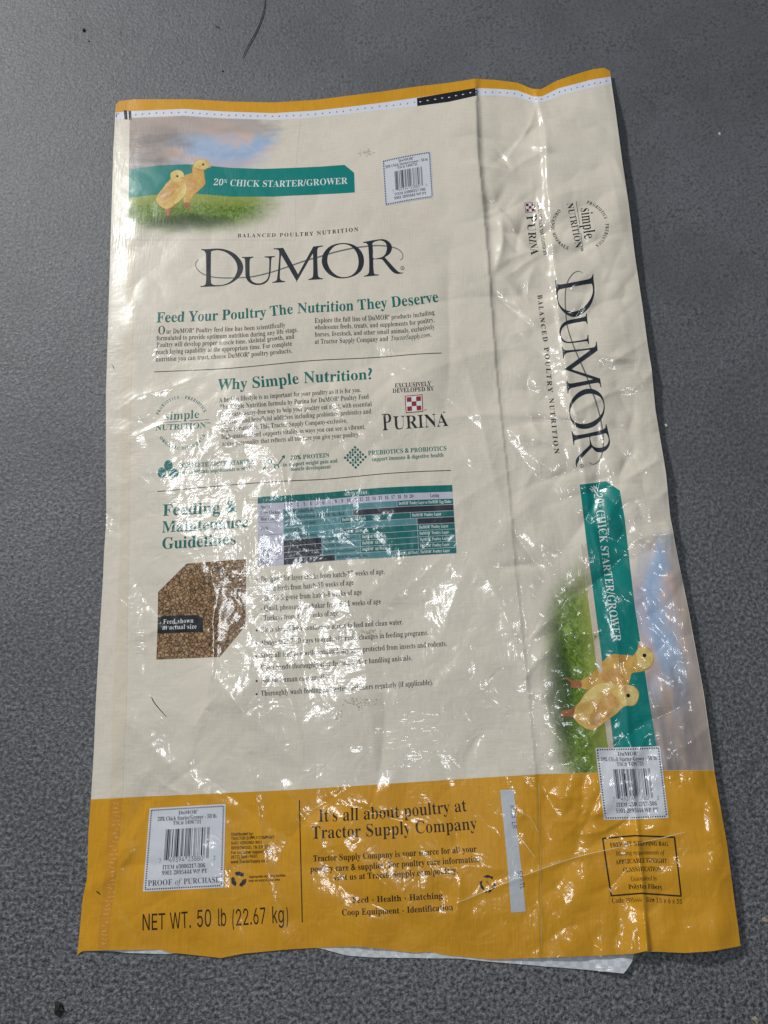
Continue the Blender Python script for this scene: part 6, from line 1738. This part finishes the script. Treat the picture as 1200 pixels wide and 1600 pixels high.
checker([(632.5, 618.6), (660, 616.2), (661.3, 643.4), (634, 645.6)], 'red', ('ink', [
    ("EXCLUSIVELY", [(616.5, 605.6), (645, 604.3), (673.5, 602.6)], 6.6, 'b'), ("DEVELOPED BY", [(613.2, 614), (645, 612.2), (678, 610)], 6.6, 'b'),
    ("P", [(597.3, 672.6), (613.2, 671.5)], 25, 'r'), ("URINA", [(614.2, 671.2), (660, 668.2), (700.5, 665.4)], 20, 'r'),
    ("®", [(663, 644), (667, 643.7)], 4.2, 'b'), ("®", [(692, 648), (696.5, 647.7)], 5.0, 'b')], 2), "red and white checkerboard emblem on the front panel")
checker([(819.6, 316.8), (835.7, 316), (836.8, 331.2), (821.2, 332.6)], 'darkred', ('ink', [
    ("EXCLUSIVELY DEVELOPED BY", [(839.2, 316.4), (843.4, 360), (849.6, 400)], 4.6, 'r'),
    ("P", [(822.2, 337.2), (823.8, 348)], 15.5, 'r'), ("URINA", [(823.6, 349), (826.5, 374), (830.2, 398.6)], 12.0, 'r')], 1),
    "dark red checkerboard emblem on the crumpled side panel")

# side panel emblem and tagline
emb = block("round_emblem", 'ink', [
    ("simple", [(907.2, 325), (910, 350), (913.2, 375)], 17.0, 'r'),
    ("NUTRITION™", [(885.4, 317.6), (893, 355), (900.6, 393.5)], 9.8, 'r')], label="round two-word emblem on the side panel")
block("arc_lettering", 'ink', [
    ("PROBIOTICS • PREBIOTICS", arc((904, 354), 42, 37.5, 73, -52), 5.0, 'b', 0.1, False)], emb)
block("arc_lettering", 'ink', [
    ("ORGANIC MINERALS", arc((905, 354), 44, 40, 137, 246), 5.0, 'b', 0.1, False)], emb)
p = Print()
p.stroke([(900, 314.4), (905.6, 350.4)], 0.9)
p.stroke([(907.3, 364), (911, 392)], 0.9)
p.build("emblem_rule", M['grey'], emb, 2)
block("tagline_lettering", 'ink', [("BALANCED POULTRY NUTRITION", [(839.6, 461), (844.5, 505), (850, 546), (857.5, 625), (866.5, 709.5)], 7.2, 'b', 0.16)])


# ------------------------------------------------------------------ barcode labels
def barcode_digits():
    L = ["0001101", "0011001", "0010011", "0111101", "0100011", "0110001", "0101111", "0111011", "0110111", "0001011"]
    code = "749394238803"
    b = "101" + "".join(L[int(c)] for c in code[:6]) + "01010" + "".join("".join('1' if x == '0' else '0' for x in L[int(c)]) for c in code[6:]) + "101"
    return b


def barcode_label(corners, proof, label, sag=0.0):
    TL, TR, BR, BL = [np.array(c, float) for c in corners]

    def P(s, t):
        q_ = (TL * (1 - s) + TR * s) * (1 - t) + (BL * (1 - s) + BR * s) * t
        return (q_[0], q_[1] + sag * math.sin(math.pi * s))
    H = np.linalg.norm((BL + BR) / 2 - (TL + TR) / 2)
    E = lambda a, b, t: [P(a, t), P((a + b) / 2, t), P(b, t)]
    n = 8
    p = Print()
    p.poly([P(i / n, 0) for i in range(n + 1)] + [P(1 - i / n, 1) for i in range(n + 1)])
    o = p.build("barcode_label", M['label'], BAG, 3, label)
    p = Print()
    nd = 26 if not proof else 34
    i0, i1 = 0.028, 0.972
    for k in range(nd):
        a, b = i0 + (i1 - i0) * k / nd, i0 + (i1 - i0) * (k + 0.55) / nd
        p.stroke([P(a, 0.026), P(b, 0.026)], 2.1)
        p.stroke([P(a, 0.974), P(b, 0.974)], 2.1)
        p.stroke([P(i0, a), P(i0, b)], 2.1)
        p.stroke([P(i1, a), P(i1, b)], 2.1)
    p.build("dashed_border", M['slate'], o, 4)
    bars = barcode_digits()
    y0, y1, y2 = (0.30, 0.675, 0.71) if not proof else (0.265, 0.60, 0.635)
    xa, xb = 0.235, 0.80
    p = Print()
    i = 0
    while i < 95:
        if bars[i] == '1':
            j = i
            while j < 95 and bars[j] == '1':
                j += 1
            guard = i < 10 or i >= 85 or 45 <= i < 50
            s0, s1 = xa + (xb - xa) * i / 95, xa + (xb - xa) * j / 95
            p.poly([P(s0, y0), P(s1, y0), P(s1, y2 if guard else y1), P(s0, y2 if guard else y1)])
            i = j
        else:
            i += 1
    p.build("barcode", M['slate'], o, 4)
    yd = y2 + 0.03
    T = [("7", E(0.175, 0.205, yd), 0.052 * H, 's'), ("49394", E(0.30, 0.50, yd - 0.003), 0.058 * H, 's'), ("23880", E(0.54, 0.735, yd - 0.003), 0.058 * H, 's'),
         ("3", E(0.86, 0.89, yd), 0.052 * H, 's')]
    if not proof:
        T += [("DuMOR®", E(.335, .65, .115), .052 * H, 'b'), ("20% Chick Starter/Grower - 50 lb.", E(.06, .945, .19), .056 * H, 'b'), ("TSC# 1496731", E(.30, .72, .258), .054 * H, 'b'),
              ("ITEM #3006317-306", E(.215, .85, .82), .056 * H, 'b'), ("9901 2895444 WP PT", E(.20, .86, .905), .056 * H, 'b')]
    else:
        T += [("DuMOR®", E(.385, .645, .095), .044 * H, 'b'), ("20% Chick Starter/Grower - 50 lb.", E(.115, .895, .16), .048 * H, 'b'), ("TSC# 1496731", E(.32, .69, .215), .044 * H, 'b'),
              ("ITEM #3006317-306", E(.225, .765, .745), .050 * H, 'b'), ("9901 2895444 WP PT", E(.22, .79, .812), .050 * H, 'b'),
              ("PROOF", E(.055, .36, .933), .066 * H, 'r'), ("of", E(.395, .465, .933), .066 * H, 'i'), ("PURCHASE", E(.50, .955, .933), .066 * H, 'r')]
    block("barcode_digits", 'slate', T[:4], o, 4)
    block("product_lettering", 'slate', T[4:7], o, 4)
    block("item_lettering", 'slate', T[7:9], o, 4)
    if proof:
        block("proof_lettering", 'slate', T[9:], o, 4)


barcode_label([(597, 250.8), (673, 236.3), (677.6, 309), (601.3, 322)], False, "small white barcode label near the top of the front", -0.8)
barcode_label([(233.8, 1263), (352.8, 1256), (349.3, 1386.8), (223.3, 1393.3)], True, "white proof of purchase barcode label in the yellow band")
barcode_label([(930, 1168.4), (1031, 1165.6), (1044.4, 1278), (943.6, 1281)], False, "white barcode label at the foot of the side panel", 0.6)

# ------------------------------------------------------------------ yellow band text
Y = 'yellow_ink_text'
p = Print()
p.stroke([(467.7, 1250), (470, 1345), (472.3, 1441.7)], 1.5)
p.build("vertical_line", M[Y], BAG, 2)
block("store_lettering", Y, [
    ("It's all about poultry at", [(497.3, 1284), (560, 1281.2), (621.7, 1277), (680, 1272), (730, 1267.3)], 19, 'r'),
    ("Tractor Supply Company", [(486.7, 1310.5), (560, 1307.5), (640, 1302.9), (700, 1299), (746, 1295.4)], 19, 'r')], label="large dark serif lettering in the middle of the yellow band")
block("store_lettering", Y, [
    ("Tractor Supply Company is your source for all your", [(489.3, 1346), (560, 1342.5), (620, 1339), (745, 1330.7)], 9.6, 'b'),
    ("poultry care & supplies. For poultry care information", [(484.7, 1362.5), (560, 1359), (620, 1355), (751.7, 1346.7)], 9.6, 'b'),
    ("visit us at TractorSupply.com/poultry.", [(521.3, 1375.7), (620, 1370.5), (716, 1364)], 9.6, 'b')], label="three lines of small serif lettering in the yellow band")
block("store_lettering", Y, [
    ("Feed • Health • Hatching", [(550, 1411), (620, 1408), (691.7, 1403.8)], 9.6, 'b'),
    ("Coop Equipment • Identification", [(534, 1430.5), (620, 1427), (708.3, 1422)], 9.6, 'b')], label="two lines of words with dots between them")
block("address_lettering", Y, [
    ("Distributed by:", to_line((360.8, 1305.9), (396, 1304.6)), 4.8, 'sb'), ("TRACTOR SUPPLY COMPANY", to_line((360.8, 1312.6), (428.5, 1310.2)), 4.8, 'sb'),
    ("5401 VIRGINIA WAY", to_line((360.8, 1319.8), (409.6, 1318)), 4.8, 'sb'), ("BRENTWOOD, TN 37027", to_line((360.8, 1327.4), (419.3, 1325.2)), 4.8, 'sb'),
    ("For customer support, call:", to_line((360.8, 1334.6), (425.3, 1332.2)), 4.8, 'sb'), ("(877) 556-9601", to_line((360.8, 1341.6), (403, 1339.8)), 4.8, 'sb'),
    ("www.TractorSupply.com", to_line((360.3, 1349), (417.7, 1346.9)), 4.8, 'sb')])
block("recycling_note", Y, [
    ("Appropriate recycling facilities", to_line((389, 1371.8), (446.4, 1369.4)), 3.8, 'sb'), ("may not exist in your area.", to_line((388.5, 1377.9), (438.3, 1375.8)), 3.8, 'sb')])


def recycle(c, r, thick, name, mat, rot=0.0):
    """three chasing bent arrows"""
    p = Print()
    for k in range(3):
        a = math.radians(90 + 120 * k) + rot
        tip = lambda rr, da: (c[0] + rr * math.cos(a + math.radians(da)), c[1] - rr * math.sin(a + math.radians(da)))
        ro, ri = r, r * (1 - thick)
        p.poly([tip(ro * 0.98, 34), tip(ro, 8), tip(ro, -8), tip(ro * 0.92, -30), tip(ro * 1.04, -34), tip(ro * 0.78, -56), tip(ri * 0.85, -36),
                tip(ri * 0.92, -30), tip(ri * 0.86, -8), tip(ri * 0.82, 6), tip(ri * 1.0, 30)])
    return p


p = recycle((373, 1374), 12.4, 0.46, "", 'slate')
p.build("recycling_symbol", M['slate'], BAG, 2, "dark three-arrow recycling symbol beside the address")
p = recycle((762, 1380), 13.0, 0.20, "", 'slate')
p.text("5", [(760, 1383), (764.5, 1382.6)], 6.5, 's')
p.text("PP", [(757, 1396), (768, 1395.4)], 5.0, 's')
p.build("recycling_symbol", M['slate'], BAG, 2, "thin outlined recycling triangle with number five beside the white strip")

block("net_weight_lettering", Y, [
    ("NET", [(221, 1454), (259, 1452.2)], 26, 's'), ("WT.", [(265.5, 1451.6), (299.5, 1449.4)], 26, 's'), ("50", [(306.5, 1448.6), (331, 1447.2)], 27, 's'),
    ("lb", [(339.5, 1447.2), (354, 1446.6)], 28, 's'), ("(", [(361, 1447.8), (366.5, 1447.6)], 26, 's'), ("22.67", [(367.5, 1446.4), (417, 1443.0)], 26, 's'),
    ("kg", [(424.5, 1442.6), (445, 1441.6)], 27, 's'), (")", [(446.5, 1444.2), (452, 1444)], 26, 's')])
p = Print()
p.poly([(781.3, 1234.4), (802.9, 1233), (805.6, 1270), (811, 1325), (816, 1370), (821.5, 1424), (798.5, 1426), (795, 1376), (790, 1320), (785, 1270)])
st = p.build("date_code_strip", M['strip'], BAG, 2, "narrow greyish white strip in the yellow band by the gusset fold")
p = Print()
p.text("8S7/5", [(797.2, 1258), (799.8, 1279)], 7.0, 's', 0.02)
p.text("LR", [(799.6, 1284), (801, 1295)], 7.0, 's', 0.02)
p.build("date_code_lettering", M['slate'], st, 3)
p = Print()
p.text("S1-TL", [(808.5, 1361), (813.8, 1390)], 7.0, 's', 0.02)
p.build("date_code_lettering", M['slate'], st, 3)

p = Print()
FB = [(941.6, 1310), (992.4, 1305.6), (1053.6, 1308), (1059, 1355), (1064, 1400), (1003, 1395.6), (955, 1399.6), (948, 1354)]
p.stroke(FB, 2.4, 0, True)
fb = p.build("freight_box", M[Y], BAG, 2, "black outlined box of freight lettering on the side panel")
block("freight_lettering", Y, [
    ("FREIGHT SHIPPING BAG", [(953.6, 1324.2), (998, 1321), (1044, 1321.8)], 6.8, 'b'), ("Meeting requirements of", [(962.4, 1337.2), (1000, 1335), (1038, 1335.4)], 7.0, 'i'),
    ("APPLICABLE FREIGHT", [(962.4, 1350.4), (1003, 1347.8), (1042.4, 1348.4)], 6.8, 'b'), ("CLASSIFICATION", [(974, 1363), (1003, 1361), (1033, 1361.4)], 6.8, 'b'),
    ("Guaranteed by", [(986, 1376.6), (1006, 1375.4), (1026.6, 1375.4)], 7.0, 'i'), ("Polytex Fibers", [(982.4, 1389.2), (1006, 1388), (1034, 1389.6)], 7.4, 'b')], fb)
block("code_lettering", Y, [("Code", to_line((956, 1411), (975, 1410)), 7.4, 'r'), ("2895444", to_line((978.5, 1410.2), (1003.5, 1408.8)), 7.0, 's'),
                            ("Size 15 x 6 x 35", to_line((1008.5, 1408.6), (1066, 1412.2)), 7.0, 's')])


# whitened crease lines, wear of the film itself
wear = film("whitened_crease", (0.74, 0.60, 0.36))
for pl_, w_ in [([(713, 1411), (745, 1398), (790, 1379), (845, 1358), (905, 1338), (975, 1322), (1030, 1310), (1070, 1300)], 1.1),
                ([(798, 1262), (815, 1271), (828, 1277), (841, 1300)], 1.0), ([(806, 1300), (820, 1318), (836, 1340)], 0.9),
                ([(842, 1222), (843.5, 1300), (845, 1390), (846, 1480)], 1.0)]:
    p = Print()
    wid_ = 0.35 + w_ * np.abs(np.sin(np.linspace(0.4, 9.0, len(pl_))))
    p.stroke(pl_, wid_, 5)
    p.build("crease_mark", wear, BAG, 2, "pale worn crease line in the yellow band")

# ------------------------------------------------------------------ stains and loose bits
def smudge(c, rx_, ry_, seed, n, label):
    p = Print()
    r = np.random.default_rng(seed)
    for _ in range(n):
        x, y = c[0] + r.normal(0, rx_), c[1] + r.normal(0, ry_)
        a = np.linspace(0, 2 * math.pi, 7, endpoint=False)
        rr = r.uniform(0.3, 1.4) * r.uniform(0.5, 1.3, 7)
        p.poly(np.column_stack([x + rr * 1.5 * np.cos(a), y + rr * np.sin(a)]))
    p.build("dirt_smudge", M['dirt'], BAG, 2.5, label)


M['dirt'] = film("dried_dirt", (0.55, 0.48, 0.39), coat=0.5)
M['dirt2'] = film("dark_dirt", (0.46, 0.405, 0.32), coat=0.8)
smudge((574, 238), 9, 2.4, 1, 26, "pale brown scuff left of the small barcode label")
M['dirt'] = M['dirt2']
smudge((562, 989), 17, 3.0, 2, 70, "dark dirty scuff across the bullet list")
smudge((562, 1098), 14, 4.0, 5, 60, "dark dried dirt below the bullet list")
smudge((527, 1118), 5, 4.0, 6, 14, "small dirt specks below the bullet list")


def tube_thing(name, label, cat, px, z, rad, mat, group=None):
    P = smooth_open([(*unproj([q_[:2]], q_[2] if len(q_) > 2 else z)[0], q_[2] if len(q_) > 2 else z) for q_ in px], 6)
    n = len(P)
    c0 = P.mean(0)
    V, Fc = [], []
    for i in range(n):
        t = P[min(i + 1, n - 1)] - P[max(i - 1, 0)]
        t /= np.linalg.norm(t)
        a = np.cross(t, [0, 0, 1.0])
        a /= np.linalg.norm(a)
        b = np.cross(a, t)
        r = rad * (0.5 + 0.5 * math.sin(math.pi * (0.08 + 0.84 * i / (n - 1))))
        for k in range(6):
            an = k * math.pi / 3
            V.append(P[i] + r * (a * math.cos(an) + b * math.sin(an)) - c0)
    for i in range(n - 1):
        for k in range(6):
            Fc.append((i * 6 + k, i * 6 + (k + 1) % 6, (i + 1) * 6 + (k + 1) % 6, (i + 1) * 6 + k))
    o = link_mesh(name, V, Fc, mat)
    o.location = c0
    return tag(o, label, cat, group)


def plain(name, color, rough=0.7):
    m = bpy.data.materials.new(name)
    m.use_nodes = True
    nt = m.node_tree
    p_ = nt.nodes['Principled BSDF']
    co = nt.nodes.new('ShaderNodeTexCoord').outputs['Object']
    k = noise(nt, co, 700.0, 3.0, 0.6)
    nt.links.new(mix_color(nt, k, tuple(c * 0.6 for c in color), tuple(c * 1.3 for c in color)), p_.inputs['Base Color'])
    p_.inputs['Roughness'].default_value = rough
    return m


HAIR = plain("dark_hair", (0.02, 0.017, 0.014), 0.5)


def bagz(px):
    xy = on_bag([px])
    return float(height(xy)[0])


tube_thing("hair", "long dark hair lying on the bare floor above the bag", "hair", [(414, -8), (413, 10), (408, 30), (397, 55), (386, 74), (379, 90)], 0.0012, 0.00052, HAIR)
pts = [(236, 1089), (241, 1098), (249, 1108), (259, 1119)]
tube_thing("hair", "short dark hair stuck on the cream front below the pellet picture", "hair", [(x, y, bagz((x, y)) + 0.0010) for x, y in pts], 0, 0.0003, HAIR)
pts = [(173.5, 568.5), (176, 571), (177.5, 576.5)]
tube_thing("hair", "tiny curved hair at the left edge of the bag", "hair", [(x, y, bagz((x, y)) + 0.0008) for x, y in pts], 0, 0.00018, HAIR)
pts = [(150.5, 1392.5), (153, 1394.5), (155.5, 1396.5)]
tube_thing("straw", "tiny dark bit on the yellow band near the left edge", "dirt", [(x, y, bagz((x, y)) + 0.0008) for x, y in pts], 0, 0.0005, HAIR)
tube_thing("hair", "short dark hair on the floor beside the long hair", "hair", [(337, 42), (340, 41), (341.5, 43.5)], 0.001, 0.0005, HAIR)


def crumb(px, r, seed, mat, label, flat=0.5):
    rg = np.random.default_rng(seed)
    import bmesh
    bm = bmesh.new()
    bmesh.ops.create_icosphere(bm, subdivisions=2, radius=1.0)
    for v in bm.verts:
        k = 1 + 0.35 * math.sin(v.co.x * 5 + seed) * math.cos(v.co.y * 4 + seed * 2) + rg.normal(0, 0.10)
        v.co = Vector((v.co.x * r * k * 1.25, v.co.y * r * k * 0.85, v.co.z * r * k * flat))
    me = bpy.data.meshes.new("crumb")
    bm.to_mesh(me)
    bm.free()
    me.materials.append(mat)
    o = bpy.data.objects.new("crumb", me)
    COL.objects.link(o)
    xy = unproj([px])[0]
    zmin = min(v.co.z for v in me.vertices)
    o.location = (xy[0], xy[1], -zmin - 0.0002)
    o.rotation_euler = (0, 0, rg.uniform(0, 6))
    return tag(o, label, "crumb")


DARK, PALE, TAN = plain("dark_crumb", (0.008, 0.008, 0.008)), plain("pale_crumb", (0.62, 0.60, 0.55)), plain("tan_crumb", (0.34, 0.30, 0.21))
crumb((93, 1575), 0.0042, 3, DARK, "black ragged crumb on the floor below the lower left corner of the bag", 0.35)
crumb((131.5, 48), 0.0017, 5, DARK, "small black crumb on the floor near the upper left corner of the photo", 0.6)
crumb((139, 65), 0.0009, 8, DARK, "tiny black speck just below the small black crumb at upper left", 0.6)
crumb((1124, 209.5), 0.0014, 9, PALE, "white fleck on the floor right of the bag's top corner", 0.5)
crumb((1040.5, 665), 0.0013, 11, PALE, "tiny white fleck on the floor close to the bag's right edge", 0.5)
crumb((1195, 1437), 0.0020, 13, TAN, "tan crumb on the floor at the right edge of the photo", 0.5)
crumb((1180, 1592), 0.0022, 17, TAN, "tan crumb on the floor in the lower right corner", 0.5)
crumb((348, 111.5), 0.0010, 19, DARK, "tiny black speck on the floor above the bag's hem", 0.6)
